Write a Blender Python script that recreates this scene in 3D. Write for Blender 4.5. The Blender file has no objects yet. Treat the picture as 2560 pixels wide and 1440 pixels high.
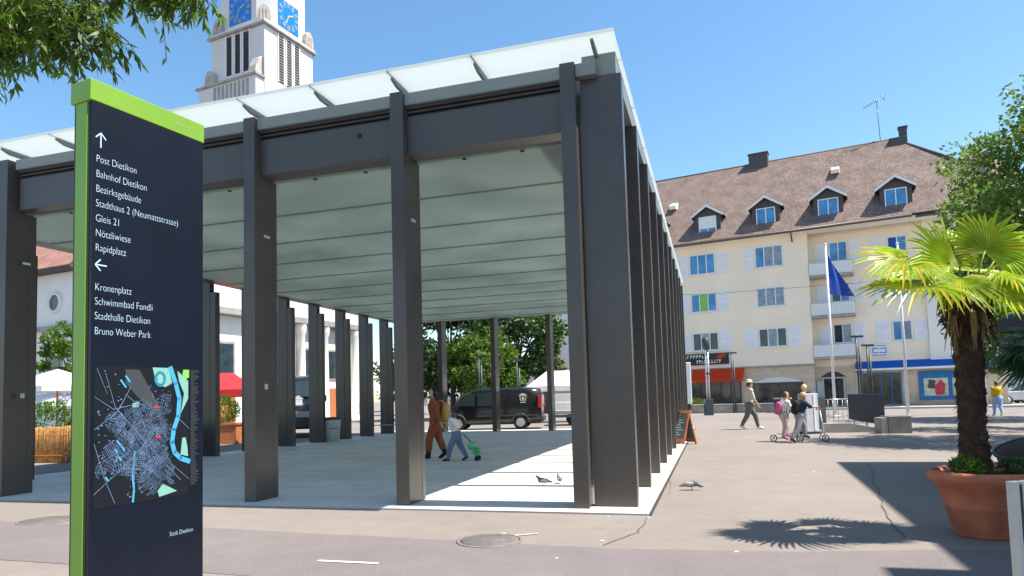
import bpy, bmesh, math, random
import numpy as np
from mathutils import Vector, Matrix, Euler
R = math.radians
random.seed(7); rng = np.random.default_rng(7)
scene = bpy.context.scene
COL = scene.collection

# ------------------------------------------------------------------ camera
cam_d = bpy.data.cameras.new('camera'); cam = bpy.data.objects.new('camera', cam_d); COL.objects.link(cam)
scene.camera = cam
cam_d.sensor_width = 36.0; cam_d.lens = 1698.72 / 2560 * 36.0
cam_d.shift_x = (1280 - 1264.13) / 2560; cam_d.shift_y = (886.16 - 720) / 2560
cam_d.clip_start = 0.05; cam_d.clip_end = 6000
PITCH, ROLL = 0.0643, 0.0283
_f = Vector((0, math.cos(PITCH), math.sin(PITCH))); _u = Vector((0, -math.sin(PITCH), math.cos(PITCH))); _r = Vector((1, 0, 0))
_r3 = _r * math.cos(ROLL) - _u * math.sin(ROLL); _u3 = _u * math.cos(ROLL) + _r * math.sin(ROLL)
cam.matrix_world = Matrix(((_r3.x, _u3.x, -_f.x, 0), (_r3.y, _u3.y, -_f.y, 0), (_r3.z, _u3.z, -_f.z, 1.4), (0, 0, 0, 1)))

# ------------------------------------------------------------------ sky and sun
SUN_EL = R(61.0); SUN_AZ = math.atan2(0.964, -0.264)      # towards +X, a little behind the camera
world = bpy.data.worlds.new('World'); scene.world = world; world.use_nodes = True
wn = world.node_tree; bg = wn.nodes['Background']
sky = wn.nodes.new('ShaderNodeTexSky'); sky.sky_type = 'NISHITA'; sky.sun_disc = False
sky.sun_elevation = SUN_EL; sky.sun_rotation = SUN_AZ; sky.air_density = 1.0; sky.dust_density = 0.5; sky.ozone_density = 1.5
hsv = wn.nodes.new('ShaderNodeHueSaturation'); hsv.inputs['Hue'].default_value = 0.492; hsv.inputs['Saturation'].default_value = 1.16; hsv.inputs['Value'].default_value = 0.98
wn.links.new(sky.outputs['Color'], hsv.inputs['Color']); wn.links.new(hsv.outputs['Color'], bg.inputs['Color']); bg.inputs['Strength'].default_value = 0.115
sd = bpy.data.lights.new('sun', 'SUN'); sd.energy = 4.3; sd.angle = R(0.5); sd.color = (1.0, 0.94, 0.86)
sun = bpy.data.objects.new('sun', sd); COL.objects.link(sun)
to_sun = Vector((math.sin(SUN_AZ) * math.cos(SUN_EL), math.cos(SUN_AZ) * math.cos(SUN_EL), math.sin(SUN_EL)))
sun.rotation_euler = (-to_sun).to_track_quat('-Z', 'Y').to_euler()
scene.view_settings.view_transform = 'Standard'; scene.view_settings.look = 'None'
scene.view_settings.exposure = 1.12; scene.view_settings.gamma = 1.0

# ------------------------------------------------------------------ materials
def srgb(r, g, b):
    f = lambda c: (c / 12.92 if c <= 0.04045 else ((c + 0.055) / 1.055) ** 2.4)
    return (f(r / 255), f(g / 255), f(b / 255))
MATS = {}
def mat(name, col, rough=0.7, metal=0.0, vary=0.12, scale=4.0, bump=0.0, bscale=60.0, trans=0.0, spec=0.5, coord='Object', detail=4):
    if name in MATS: return MATS[name]
    m = bpy.data.materials.new(name); m.use_nodes = True; MATS[name] = m
    nt = m.node_tree; b = nt.nodes['Principled BSDF']; out = nt.nodes['Material Output']
    b.inputs['Roughness'].default_value = rough; b.inputs['Metallic'].default_value = metal
    b.inputs['Specular IOR Level'].default_value = spec
    tc = nt.nodes.new('ShaderNodeTexCoord')
    n = nt.nodes.new('ShaderNodeTexNoise'); n.inputs['Scale'].default_value = scale; n.inputs['Detail'].default_value = detail
    nt.links.new(tc.outputs[coord], n.inputs['Vector'])
    mx = nt.nodes.new('ShaderNodeMix'); mx.data_type = 'RGBA'
    lo = tuple(c * (1 - vary) for c in col) + (1,); hi = tuple(min(1, c * (1 + vary)) for c in col) + (1,)
    mx.inputs[6].default_value = lo; mx.inputs[7].default_value = hi
    mr = nt.nodes.new('ShaderNodeMapRange'); mr.inputs[1].default_value = 0.3; mr.inputs[2].default_value = 0.7
    nt.links.new(n.outputs['Fac'], mr.inputs[0]); nt.links.new(mr.outputs[0], mx.inputs[0])
    nt.links.new(mx.outputs[2], b.inputs['Base Color'])
    if bump:
        n2 = nt.nodes.new('ShaderNodeTexNoise'); n2.inputs['Scale'].default_value = bscale; n2.inputs['Detail'].default_value = 3
        nt.links.new(tc.outputs[coord], n2.inputs['Vector'])
        bp = nt.nodes.new('ShaderNodeBump'); bp.inputs['Strength'].default_value = bump; bp.inputs['Distance'].default_value = 0.02
        nt.links.new(n2.outputs['Fac'], bp.inputs['Height']); nt.links.new(bp.outputs[0], b.inputs['Normal'])
    if trans:
        t = nt.nodes.new('ShaderNodeBsdfTranslucent'); ms = nt.nodes.new('ShaderNodeMixShader'); ms.inputs[0].default_value = trans
        nt.links.new(mx.outputs[2], t.inputs['Color']); nt.links.new(b.outputs[0], ms.inputs[1]); nt.links.new(t.outputs[0], ms.inputs[2])
        nt.links.new(ms.outputs[0], out.inputs['Surface'])
    return m

def brick_mat(name, c1, c2, mortar, bw, bh, msize, rough=0.7, offset=0.5, bump=0.3, coord='Object', rot=(0, 0, 0), vary=0.3, squash=1.0):
    if name in MATS: return MATS[name]
    m = bpy.data.materials.new(name); m.use_nodes = True; MATS[name] = m
    nt = m.node_tree; b = nt.nodes['Principled BSDF']; b.inputs['Roughness'].default_value = rough
    tc = nt.nodes.new('ShaderNodeTexCoord'); mp = nt.nodes.new('ShaderNodeMapping'); mp.inputs['Rotation'].default_value = rot
    nt.links.new(tc.outputs[coord], mp.inputs['Vector'])
    br = nt.nodes.new('ShaderNodeTexBrick'); br.offset = offset; br.squash = squash
    br.inputs['Scale'].default_value = 1.0; br.inputs['Brick Width'].default_value = bw; br.inputs['Row Height'].default_value = bh
    br.inputs['Mortar Size'].default_value = msize; br.inputs['Mortar Smooth'].default_value = 0.2
    br.inputs['Color1'].default_value = c1 + (1,); br.inputs['Color2'].default_value = c2 + (1,); br.inputs['Mortar'].default_value = mortar + (1,)
    nt.links.new(mp.outputs[0], br.inputs['Vector'])
    n = nt.nodes.new('ShaderNodeTexNoise'); n.inputs['Scale'].default_value = 0.9; n.inputs['Detail'].default_value = 6
    nt.links.new(tc.outputs[coord], n.inputs['Vector'])
    mr = nt.nodes.new('ShaderNodeMapRange'); mr.inputs[1].default_value = 0.3; mr.inputs[2].default_value = 0.7
    mr.inputs[3].default_value = 1 - vary; mr.inputs[4].default_value = 1 + vary
    nt.links.new(n.outputs['Fac'], mr.inputs[0])
    mx = nt.nodes.new('ShaderNodeMix'); mx.data_type = 'RGBA'; mx.blend_type = 'MULTIPLY'; mx.inputs[0].default_value = 1
    nt.links.new(br.outputs['Color'], mx.inputs[6]); nt.links.new(mr.outputs[0], mx.inputs[7])
    nt.links.new(mx.outputs[2], b.inputs['Base Color'])
    bp = nt.nodes.new('ShaderNodeBump'); bp.inputs['Strength'].default_value = bump; bp.inputs['Distance'].default_value = 0.02; bp.invert = True
    nt.links.new(br.outputs['Fac'], bp.inputs['Height']); nt.links.new(bp.outputs[0], b.inputs['Normal'])
    return m

def asphalt_mat(name, col):
    m = bpy.data.materials.new(name); m.use_nodes = True; MATS[name] = m; nt = m.node_tree; b = nt.nodes['Principled BSDF']
    b.inputs['Roughness'].default_value = 0.92; b.inputs['Specular IOR Level'].default_value = 0.25
    tc = nt.nodes.new('ShaderNodeTexCoord'); last = None
    for (sc, lo, hi, det) in ((0.35, 0.90, 1.10, 6), (2.6, 0.94, 1.06, 6), (55, 0.86, 1.14, 3), (210, 0.80, 1.20, 2)):
        n = nt.nodes.new('ShaderNodeTexNoise'); n.inputs['Scale'].default_value = sc; n.inputs['Detail'].default_value = det; nt.links.new(tc.outputs['Object'], n.inputs['Vector'])
        mr = nt.nodes.new('ShaderNodeMapRange'); mr.inputs[1].default_value = 0.3; mr.inputs[2].default_value = 0.7; mr.inputs[3].default_value = lo; mr.inputs[4].default_value = hi; nt.links.new(n.outputs['Fac'], mr.inputs[0])
        if last is None: last = mr.outputs[0]
        else: q = nt.nodes.new('ShaderNodeMath'); q.operation = 'MULTIPLY'; nt.links.new(last, q.inputs[0]); nt.links.new(mr.outputs[0], q.inputs[1]); last = q.outputs[0]
        hn = n
    # drips and old stains with a shape of their own
    v = nt.nodes.new('ShaderNodeTexVoronoi'); v.inputs['Scale'].default_value = 0.8; v.inputs['Randomness'].default_value = 1; nt.links.new(tc.outputs['Object'], v.inputs['Vector'])
    mr = nt.nodes.new('ShaderNodeMapRange'); mr.inputs[1].default_value = 0.02; mr.inputs[2].default_value = 0.10; mr.inputs[3].default_value = 0.86; mr.inputs[4].default_value = 1.0; nt.links.new(v.outputs['Distance'], mr.inputs[0])
    q = nt.nodes.new('ShaderNodeMath'); q.operation = 'MULTIPLY'; nt.links.new(last, q.inputs[0]); nt.links.new(mr.outputs[0], q.inputs[1])
    mx = nt.nodes.new('ShaderNodeMix'); mx.data_type = 'RGBA'; mx.blend_type = 'MULTIPLY'; mx.inputs[0].default_value = 1; mx.inputs[6].default_value = col + (1,); nt.links.new(q.outputs[0], mx.inputs[7]); nt.links.new(mx.outputs[2], b.inputs['Base Color'])
    bp = nt.nodes.new('ShaderNodeBump'); bp.inputs['Strength'].default_value = 0.35; bp.inputs['Distance'].default_value = 0.01; nt.links.new(hn.outputs['Fac'], bp.inputs['Height']); nt.links.new(bp.outputs[0], b.inputs['Normal'])
    return m

M_asphalt = asphalt_mat('asphalt_warm', (0.238, 0.206, 0.180))
M_road = asphalt_mat('asphalt_road', (0.188, 0.163, 0.157))
M_patch = mat('asphalt_patch', (0.225, 0.20, 0.18), 0.9, vary=0.08, scale=1.2, bump=0.3, bscale=150, spec=0.25)
M_crack = mat('crack_dark', (0.13, 0.11, 0.10), 0.95)
M_paint = mat('road_paint', (0.78, 0.76, 0.72), 0.7, vary=0.15, scale=14)
M_ypaint = mat('yellow_marking', (0.72, 0.62, 0.3), 0.8, vary=0.25, scale=20)
M_paver = brick_mat('pale_stone_paving', (0.72, 0.68, 0.615), (0.63, 0.60, 0.545), (0.42, 0.40, 0.37), 1.3, 0.45, 0.008, 0.75, bump=0.12, vary=0.10)
M_steel = mat('anthracite_steel', (0.078, 0.068, 0.060), 0.27, vary=0.12, scale=1.3, bump=0.03, bscale=300)
M_steel2 = mat('beam_steel', (0.078, 0.072, 0.068), 0.38, vary=0.08, scale=1.0, bump=0.03, bscale=300)
M_fascia = mat('fascia_grey', (0.20, 0.235, 0.235), 0.5, vary=0.05, scale=0.8)
M_groove = mat('groove_brown', (0.05, 0.042, 0.04), 0.6, vary=0.2, scale=3)
M_ceil = mat('frosted_ceiling', (0.30, 0.352, 0.33), 0.5, vary=0.15, scale=0.5, spec=0.3, trans=0.62)
M_plate = mat('pale_plate', (0.55, 0.57, 0.60), 0.4)
def glass_frost():
    m = bpy.data.materials.new('frosted_glass'); m.use_nodes = True; nt = m.node_tree
    b = nt.nodes['Principled BSDF']; b.inputs['Base Color'].default_value = (0.85, 0.90, 0.89, 1); b.inputs['Roughness'].default_value = 0.25
    t = nt.nodes.new('ShaderNodeBsdfTranslucent'); t.inputs['Color'].default_value = (0.68, 0.72, 0.71, 1)
    ms = nt.nodes.new('ShaderNodeMixShader'); ms.inputs[0].default_value = 0.72
    nt.links.new(b.outputs[0], ms.inputs[1]); nt.links.new(t.outputs[0], ms.inputs[2]); nt.links.new(ms.outputs[0], nt.nodes['Material Output'].inputs['Surface'])
    return m
M_glass = glass_frost()
M_roofdark = mat('roof_panels', (0.05, 0.055, 0.06), 0.3)
M_white = mat('white_paint', (0.78, 0.78, 0.76), 0.55, vary=0.04, scale=2)
M_offwhite = mat('offwhite_render', (0.74, 0.72, 0.69), 0.85, vary=0.05, scale=0.5, bump=0.1, bscale=50)
M_tower = mat('tower_render', (0.60, 0.585, 0.575), 0.9, vary=0.05, scale=0.35, bump=0.1, bscale=30)
M_stone = mat('sandstone', (0.42, 0.38, 0.33), 0.9, vary=0.2, scale=2.0, bump=0.4, bscale=12)
M_greystone = mat('grey_stone', (0.30, 0.29, 0.275), 0.9, vary=0.2, scale=1.6, bump=0.3, bscale=14)
M_dark = mat('dark_recess', (0.02, 0.021, 0.023), 0.6)
M_black = mat('black_gloss', (0.012, 0.012, 0.014), 0.18, spec=0.5)
M_cream = mat('cream_render', (0.92, 0.775, 0.60), 0.9, vary=0.05, scale=0.35, bump=0.12, bscale=40)
M_palecream = mat('pale_cream_render', (0.82, 0.78, 0.70), 0.9, vary=0.03, scale=0.35, bump=0.12, bscale=40)
M_shutter = mat('shutter_white', (0.84, 0.82, 0.82), 0.6, vary=0.03)
M_skywin = mat('sky_blue_window_glass', (0.05, 0.23, 0.48), 0.06, vary=0.45, scale=0.9, spec=0.7)  # reflected blue sky and its patchiness put into the pane colour
M_win2 = mat('curtained_window', (0.22, 0.27, 0.33), 0.12, vary=0.35, scale=3.0, spec=0.6)
M_win3 = mat('dark_window', (0.03, 0.05, 0.06), 0.08, vary=0.4, scale=1.5, spec=0.6)
M_shopstone = brick_mat('shop_stone', srgb(214, 193, 168), srgb(199, 178, 152), srgb(180, 160, 138), 0.9, 0.32, 0.008, 0.8, rot=(R(90), 0, 0), bump=0.15, vary=0.08)
M_tile = brick_mat('roof_tiles', (0.265, 0.185, 0.150), (0.175, 0.120, 0.098), (0.085, 0.06, 0.05), 0.19, 0.23, 0.02, 0.85, bump=0.7, vary=0.22)
M_redtile = brick_mat('red_roof_tiles', (0.42, 0.21, 0.15), (0.33, 0.16, 0.12), (0.16, 0.08, 0.06), 0.22, 0.33, 0.02, 0.85, bump=0.6, vary=0.18)
M_cladding = mat('dormer_cladding', (0.075, 0.068, 0.068), 0.7, vary=0.15, scale=5)
M_gutter = mat('gutter_brown', (0.10, 0.075, 0.062), 0.5)
M_orange = mat('orange_awning', (0.86, 0.085, 0.012), 0.8, vary=0.05, scale=3, trans=0.45)
M_blue = mat('blue_fabric', (0.010, 0.15, 0.58), 0.75, vary=0.08, scale=3, trans=0.35)
M_blueframe = mat('blue_shopfront', (0.01, 0.16, 0.40), 0.45, vary=0.08)
M_flag = mat('flag_blue', (0.012, 0.065, 0.38), 0.7, vary=0.15, scale=4)
M_galv = mat('galvanised', (0.46, 0.49, 0.51), 0.38, metal=0.6, vary=0.1, scale=6)
M_whitepole = mat('white_pole', (0.80, 0.80, 0.82), 0.4)
M_lampgreen = mat('lamp_dark_green', (0.03, 0.045, 0.05), 0.45)
M_concrete = mat('concrete', (0.36, 0.34, 0.315), 0.9, vary=0.14, scale=2.5, bump=0.3, bscale=30)
M_darkconc = mat('dark_concrete', (0.15, 0.145, 0.135), 0.9, vary=0.2, scale=3, bump=0.3, bscale=30)
M_pave = mat('pale_pavement', (0.42, 0.39, 0.355), 0.9, vary=0.08, scale=1.5, bump=0.2, bscale=60)
M_darkpanel = mat('dark_panel', (0.06, 0.06, 0.065), 0.6, vary=0.08)
M_terra = mat('terracotta', (0.50, 0.150, 0.075), 0.75, vary=0.33, scale=3.5, bump=0.25, bscale=18)
M_soil = mat('soil', (0.05, 0.035, 0.025), 1.0, vary=0.4, scale=20, bump=0.8, bscale=40)
M_palmtrunk = mat('palm_trunk', (0.062, 0.030, 0.017), 0.95, vary=0.6, scale=9, bump=1.0, bscale=45)
M_fibre = mat('palm_fibre', (0.075, 0.038, 0.020), 0.95, vary=0.5, scale=12)
M_palmleaf = mat('palm_leaf', (0.40, 0.52, 0.025), 0.36, vary=0.3, scale=3.0, trans=0.55)
M_palmyellow = mat('palm_leaf_yellow', (0.62, 0.50, 0.02), 0.45, vary=0.3, scale=4, trans=0.5)
M_flower = mat('palm_flower', (0.50, 0.17, 0.035), 0.7, vary=0.3, scale=20)
M_deadleaf = mat('dead_leaf', (0.22, 0.14, 0.06), 0.8, vary=0.3, scale=12)
M_palmshade = mat('palm_leaf_shaded', (0.035, 0.085, 0.025), 0.4, vary=0.35, scale=3, trans=0.3)  # shade on the right edge fronds put into a darker leaf colour
M_leafA = mat('leaf_fresh', (0.10, 0.19, 0.018), 0.5, vary=0.5, scale=2.2, trans=0.42)
M_leafP = mat('leaf_plaza', (0.17, 0.27, 0.045), 0.5, vary=0.45, scale=1.4, trans=0.5)
M_leafN = mat('leaf_narrow', (0.11, 0.20, 0.016), 0.45, vary=0.6, scale=3.5, trans=0.4)
M_leafB = mat('leaf_mid', (0.05, 0.105, 0.018), 0.55, vary=0.5, scale=1.0, trans=0.3)
M_leafC = mat('leaf_deep', (0.030, 0.070, 0.016), 0.55, vary=0.5, scale=0.8, trans=0.25)
M_bark = mat('bark', (0.10, 0.075, 0.055), 0.95, vary=0.4, scale=7, bump=0.9, bscale=30)
M_green = mat('stele_green', (0.20, 0.39, 0.035), 0.4, vary=0.06, scale=1.5)
M_stele = mat('stele_black', (0.0055, 0.009, 0.019), 0.35, vary=0.15, scale=6, spec=0.35)  # near-black base tinted navy to stand in for the reflected sky
M_steleside = mat('stele_edge', (0.06, 0.055, 0.05), 0.5)
M_letter = mat('pale_blue_lettering', (0.50, 0.66, 0.82), 0.5, vary=0.02)
M_letgreen = mat('pale_green_lettering', (0.34, 0.54, 0.15), 0.5, vary=0.02)
M_mapbase = mat('map_base', (0.007, 0.009, 0.013), 0.4)
M_mapgrey = mat('map_rail_grey', (0.045, 0.055, 0.062), 0.5)
M_street = mat('map_street', (0.125, 0.20, 0.33), 0.5, vary=0.35, scale=9)
M_river = mat('map_river', (0.06, 0.36, 0.60), 0.5, vary=0.04)
M_park = mat('map_park', (0.20, 0.46, 0.37), 0.5, vary=0.05)
M_lime = mat('map_lime', (0.22, 0.52, 0.10), 0.5)
M_red = mat('red', (0.55, 0.03, 0.03), 0.6)
M_skin = mat('skin', (0.56, 0.33, 0.24), 0.55, vary=0.06)
M_tyre = mat('tyre', (0.02, 0.02, 0.02), 0.85)
M_rim = mat('wheel_rim', (0.55, 0.56, 0.57), 0.3, metal=0.7)
M_carglass = mat('car_glass', (0.02, 0.035, 0.035), 0.06, spec=0.7)
M_lampred = mat('tail_light', (0.5, 0.015, 0.02), 0.2)
M_lampclear = mat('headlight', (0.65, 0.68, 0.70), 0.15)
M_wood = mat('orange_wood', (0.46, 0.16, 0.06), 0.6, vary=0.2, scale=6)
M_slate = mat('chalkboard', (0.11, 0.12, 0.135), 0.8, vary=0.2, scale=8)
M_reed = mat('reed', (0.50, 0.24, 0.065), 0.85, vary=0.4, scale=9, bump=0.6, bscale=60)
M_canvas = mat('white_canvas', (0.80, 0.79, 0.76), 0.8, vary=0.03, trans=0.25)
M_redcanvas = mat('red_canvas', (0.62, 0.03, 0.035), 0.8, vary=0.08, trans=0.2)
M_umbrella = mat('charcoal_canvas', (0.035, 0.037, 0.045), 0.85, vary=0.1)
M_rattan = mat('rattan', (0.125, 0.098, 0.078), 0.7, vary=0.35, scale=40, bump=0.8, bscale=110)
M_cushion = mat('blue_grey_cushion', (0.075, 0.115, 0.15), 0.9, vary=0.15, scale=10)
M_tan = mat('tan_fabric', (0.42, 0.26, 0.13), 0.9, vary=0.15, scale=10)
M_steelframe = mat('brushed_frame', (0.20, 0.19, 0.175), 0.35, metal=0.6)
M_brick = brick_mat('red_brick', (0.36, 0.16, 0.10), (0.30, 0.13, 0.09), (0.36, 0.30, 0.26), 0.25, 0.08, 0.01, 0.9, rot=(R(90), 0, 0))
M_farwall = mat('far_wall', (0.58, 0.55, 0.50), 0.9, vary=0.06, scale=0.4)
M_gold = mat('gold_numeral', (0.66, 0.52, 0.20), 0.45, metal=0.2)
M_clock = mat('clock_blue', (0.012, 0.19, 0.60), 0.15, vary=0.08)
M_iron = mat('cast_iron', (0.20, 0.175, 0.16), 0.7, vary=0.2, scale=12, bump=0.6, bscale=50)

# ------------------------------------------------------------------ mesh builder
class MB:
    def __init__(s): s.v = []; s.f = []; s.m = []; s.sm = []
    def add(s, vs, fs, m=0, sm=False):
        o = len(s.v); s.v += [tuple(p) for p in vs]
        for f in fs: s.f.append(tuple(i + o for i in f)); s.m.append(m); s.sm.append(sm)
        return s
    def hexa(s, p, m=0):
        return s.add(p, [(0, 3, 2, 1), (4, 5, 6, 7), (0, 1, 5, 4), (1, 2, 6, 5), (2, 3, 7, 6), (3, 0, 4, 7)], m)
    def box(s, x0, y0, z0, x1, y1, z1, m=0):
        return s.hexa([(x0, y0, z0), (x1, y0, z0), (x1, y1, z0), (x0, y1, z0), (x0, y0, z1), (x1, y0, z1), (x1, y1, z1), (x0, y1, z1)], m)
    def quad(s, a, b, c, d, m=0): return s.add([a, b, c, d], [(0, 1, 2, 3)], m)
    def poly(s, pts, m=0): return s.add(pts, [tuple(range(len(pts)))], m)
    def prism(s, pts, off, m=0):            # polygon swept along off
        n = len(pts); off = Vector(off); a = [Vector(p) for p in pts]; b = [p + off for p in a]
        nrm = Vector((0, 0, 0))
        for i in range(n): nrm += a[i].cross(a[(i + 1) % n])
        fs = [tuple(range(n - 1, -1, -1)), tuple(range(n, 2 * n))] + [(i, (i + 1) % n, n + (i + 1) % n, n + i) for i in range(n)]
        if nrm.dot(off) < 0: fs = [tuple(reversed(f)) for f in fs]
        return s.add(a + b, fs, m)
    def tube(s, pts, r, n=8, m=0, caps=True, sm=True):
        pts = [Vector(p) for p in pts]; k = len(pts)
        rs = r if isinstance(r, (list, tuple)) else [r] * k
        vs = []; up0 = None
        for i in range(k):
            d = (pts[min(i + 1, k - 1)] - pts[max(i - 1, 0)])
            d = d.normalized() if d.length > 1e-9 else Vector((0, 0, 1))
            if up0 is None: up0 = Vector((0, 0, 1)) if abs(d.z) < 0.9 else Vector((1, 0, 0))
            a = d.cross(up0)
            a = a.normalized() if a.length > 1e-6 else Vector((1, 0, 0)); b = d.cross(a).normalized(); up0 = -b if False else up0
            for j in range(n):
                t = 2 * math.pi * j / n; vs.append(pts[i] + (a * math.cos(t) + b * math.sin(t)) * rs[i])
        fs = [(i * n + j, i * n + (j + 1) % n, (i + 1) * n + (j + 1) % n, (i + 1) * n + j) for i in range(k - 1) for j in range(n)]
        s.add(vs, fs, m, sm)
        if caps:
            o = len(s.v) - k * n
            s.f.append(tuple(o + j for j in range(n - 1, -1, -1))); s.m.append(m); s.sm.append(False)
            s.f.append(tuple(o + (k - 1) * n + j for j in range(n))); s.m.append(m); s.sm.append(False)
        return s
    def lathe(s, prof, n=24, c=(0, 0, 0), m=0, sm=True, jitter=0):
        vs = []; k = len(prof)
        for (r, z) in prof:
            for j in range(n):
                t = 2 * math.pi * j / n; rr = r * (1 + (random.uniform(-jitter, jitter) if jitter else 0))
                vs.append((c[0] + rr * math.cos(t), c[1] + rr * math.sin(t), c[2] + z))
        fs = [(i * n + j, i * n + (j + 1) % n, (i + 1) * n + (j + 1) % n, (i + 1) * n + j) for i in range(k - 1) for j in range(n)]
        return s.add(vs, fs, m, sm)
    def ball(s, c, r, n=10, m=0, sc=(1, 1, 1)):
        k = max(4, n // 2); prof = []
        vs = []
        for i in range(k + 1):
            a = math.pi * i / k
            for j in range(n):
                t = 2 * math.pi * j / n
                vs.append((c[0] + r * sc[0] * math.sin(a) * math.cos(t), c[1] + r * sc[1] * math.sin(a) * math.sin(t), c[2] - r * sc[2] * math.cos(a)))
        fs = [(i * n + j, i * n + (j + 1) % n, (i + 1) * n + (j + 1) % n, (i + 1) * n + j) for i in range(k) for j in range(n)]
        return s.add(vs, fs, m, True)
    def build(s, name, mats, parent=None, bevel=0.0, loc=None, rot=None):
        me = bpy.data.meshes.new(name); me.from_pydata(s.v, [], s.f)
        if not isinstance(mats, (list, tuple)): mats = [mats]
        for m in mats: me.materials.append(m)
        me.polygons.foreach_set('material_index', s.m); me.polygons.foreach_set('use_smooth', s.sm); me.update()
        o = bpy.data.objects.new(name, me); COL.objects.link(o)
        if parent: o.parent = parent
        if loc: o.location = loc
        if rot: o.rotation_euler = rot
        if bevel:
            bv = o.modifiers.new('bevel', 'BEVEL'); bv.width = bevel; bv.segments = 2; bv.limit_method = 'ANGLE'
        return o
def tag(o, label, cat, group=None):
    o['label'] = label; o['category'] = cat
    if group: o['group'] = group
    return o
def thing(name, label, cat, loc=(0, 0, 0), rz=0.0, group=None):
    o = bpy.data.objects.new(name, None); COL.objects.link(o); o.location = loc; o.rotation_euler = (0, 0, rz); o.empty_display_size = 0.2
    return tag(o, label, cat, group)
def structure(o): o['kind'] = 'structure'; return o
CHILD = {}
def copy_tree(o, parent=None):
    c = o.copy(); COL.objects.link(c)
    if parent is not None: c.parent = parent
    for ch in [x for x in COL.objects if x.parent == o]: copy_tree(ch, c)
    return c
def text_mesh(txt, name, m, parent, loc, sx, sz, rot=(R(90), 0, 0), align='LEFT'):
    cu = bpy.data.curves.new(name, 'FONT'); cu.body = txt; cu.align_x = align; cu.size = 1.0; cu.offset = -0.018
    tmp = bpy.data.objects.new(name, cu); COL.objects.link(tmp)
    dg = bpy.context.evaluated_depsgraph_get(); me = bpy.data.meshes.new_from_object(tmp.evaluated_get(dg))
    bpy.data.objects.remove(tmp); me.materials.clear(); me.materials.append(m)
    o = bpy.data.objects.new(name, me); COL.objects.link(o); o.parent = parent; o.location = loc; o.rotation_euler = rot; o.scale = (sx, sz, 1)
    return o
def vec(o): return Vector(o)

# ------------------------------------------------------------------ ground
g = MB(); g.quad((-3000, -3000, 0), (3000, -3000, 0), (3000, 3000, 0), (-3000, 3000, 0))
structure(g.build('ground', M_asphalt))
g = MB()
g.poly([(-14, 11.2, 0.004), (-9.5, 8.2, 0.004), (-4.87, 6.57, 0.004), (-2.57, 5.83, 0.004), (0.5, 4.75, 0.004), (5, 4.2, 0.004), (14, 3.4, 0.004),
        (14, 5.0, 0.004), (4.36, 5.87, 0.004), (2.5, 5.98, 0.004), (0.92, 6.31, 0.004), (-3.52, 7.97, 0.004), (-6.54, 8.82, 0.004), (-14, 13, 0.004)])
structure(g.build('road', M_road))
g = MB(); g.poly([(-30, 36, 0.004), (12.2, 36, 0.004), (60, 22, 0.004), (60, 27, 0.004), (14.0, 42.0, 0.004), (-30, 42, 0.004)])
structure(g.build('road', M_patch))
# pavement in front of the cream house
g = MB()
def ribbon(pts, w, z, mb=None):
    mb = mb or MB(); pts = [Vector((p[0], p[1], z)) for p in pts]
    L, Rr = [], []
    for i, p in enumerate(pts):
        d = (pts[min(i + 1, len(pts) - 1)] - pts[max(i - 1, 0)]); d.normalize(); n = Vector((-d.y, d.x, 0)) * (w if not isinstance(w, list) else w[i]) * 0.5
        L.append(p + n); Rr.append(p - n)
    for i in range(len(pts) - 1): mb.quad(Rr[i], Rr[i + 1], L[i + 1], L[i])
    return mb
def jag(a, b, n, amp):
    return [(a[0] + (b[0] - a[0]) * i / n + (random.uniform(-amp, amp) if 0 < i < n else 0), a[1] + (b[1] - a[1]) * i / n + (random.uniform(-amp, amp) if 0 < i < n else 0)) for i in range(n + 1)]
cr = MB()
ribbon(jag((1.55, 7.80), (1.30, 7.0), 5, 0.03) + jag((1.30, 7.0), (0.86, 6.45), 5, 0.02)[1:], 0.012, 0.008, cr)
ribbon(jag((6.6, 12.6), (4.05, 7.4), 14, 0.04) + jag((4.05, 7.4), (3.65, 6.4), 5, 0.03)[1:], 0.014, 0.008, cr)
ribbon(jag((3.1, 13.2), (2.2, 9.5), 8, 0.03), 0.006, 0.008, cr)
ribbon(jag((7.4, 18.4), (9.6, 17.4), 8, 0.03), 0.012, 0.008, cr)
structure(cr.build('asphalt_crack', M_crack))
# painted marks
o = ribbon([(-1.72, 6.14), (-1.15, 5.97)], 0.045, 0.010).build('painted_line', M_paint); structure(o)
o = MB(); ribbon([(-0.15, 7.0), (-0.06, 7.14)], 0.035, 0.010, o); ribbon([(0.02, 7.0), (0.28, 7.07)], 0.03, 0.010, o); structure(o.build('yellow_mark', M_ypaint))
o = MB()
for i in range(26):                          # worn spots and chewing gum
    x, y = random.uniform(0, 7.5), random.uniform(6, 17); r = random.uniform(0.012, 0.03)
    o.poly([(x + r * math.cos(t * math.pi / 4), y + r * math.sin(t * math.pi / 4), 0.006) for t in range(8)])
structure(o.build('pale_spots', M_paint))
def manhole(x, y, r, label, n=1):
    t = thing('manhole_cover', label, 'manhole cover', (x, y, 0), 0.3)
    b = MB(); b.lathe([(r, 0.005), (r, 0.011), (r * 0.90, 0.012), (r * 0.90, 0.007)], 40); b.build('ring', M_iron, t)
    c = MB(); c.lathe([(r * 0.88, 0.006), (r * 0.88, 0.010), (0.0, 0.010)], 40)
    k = 11
    for i in range(-k, k + 1):
        for j in range(-k, k + 1):
            px, py = i * r * 0.075, j * r * 0.075
            if math.hypot(px, py) < r * 0.82 and (i + j) % 2 == 0: c.box(px - r * .03, py - r * .03, 0.0095, px + r * .03, py + r * .03, 0.0135)
    c.build('lid', M_iron, t)
manhole(-0.21, 6.80, 0.33, 'round cast iron manhole cover in the asphalt with yellow paint marks at its edge')
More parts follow.
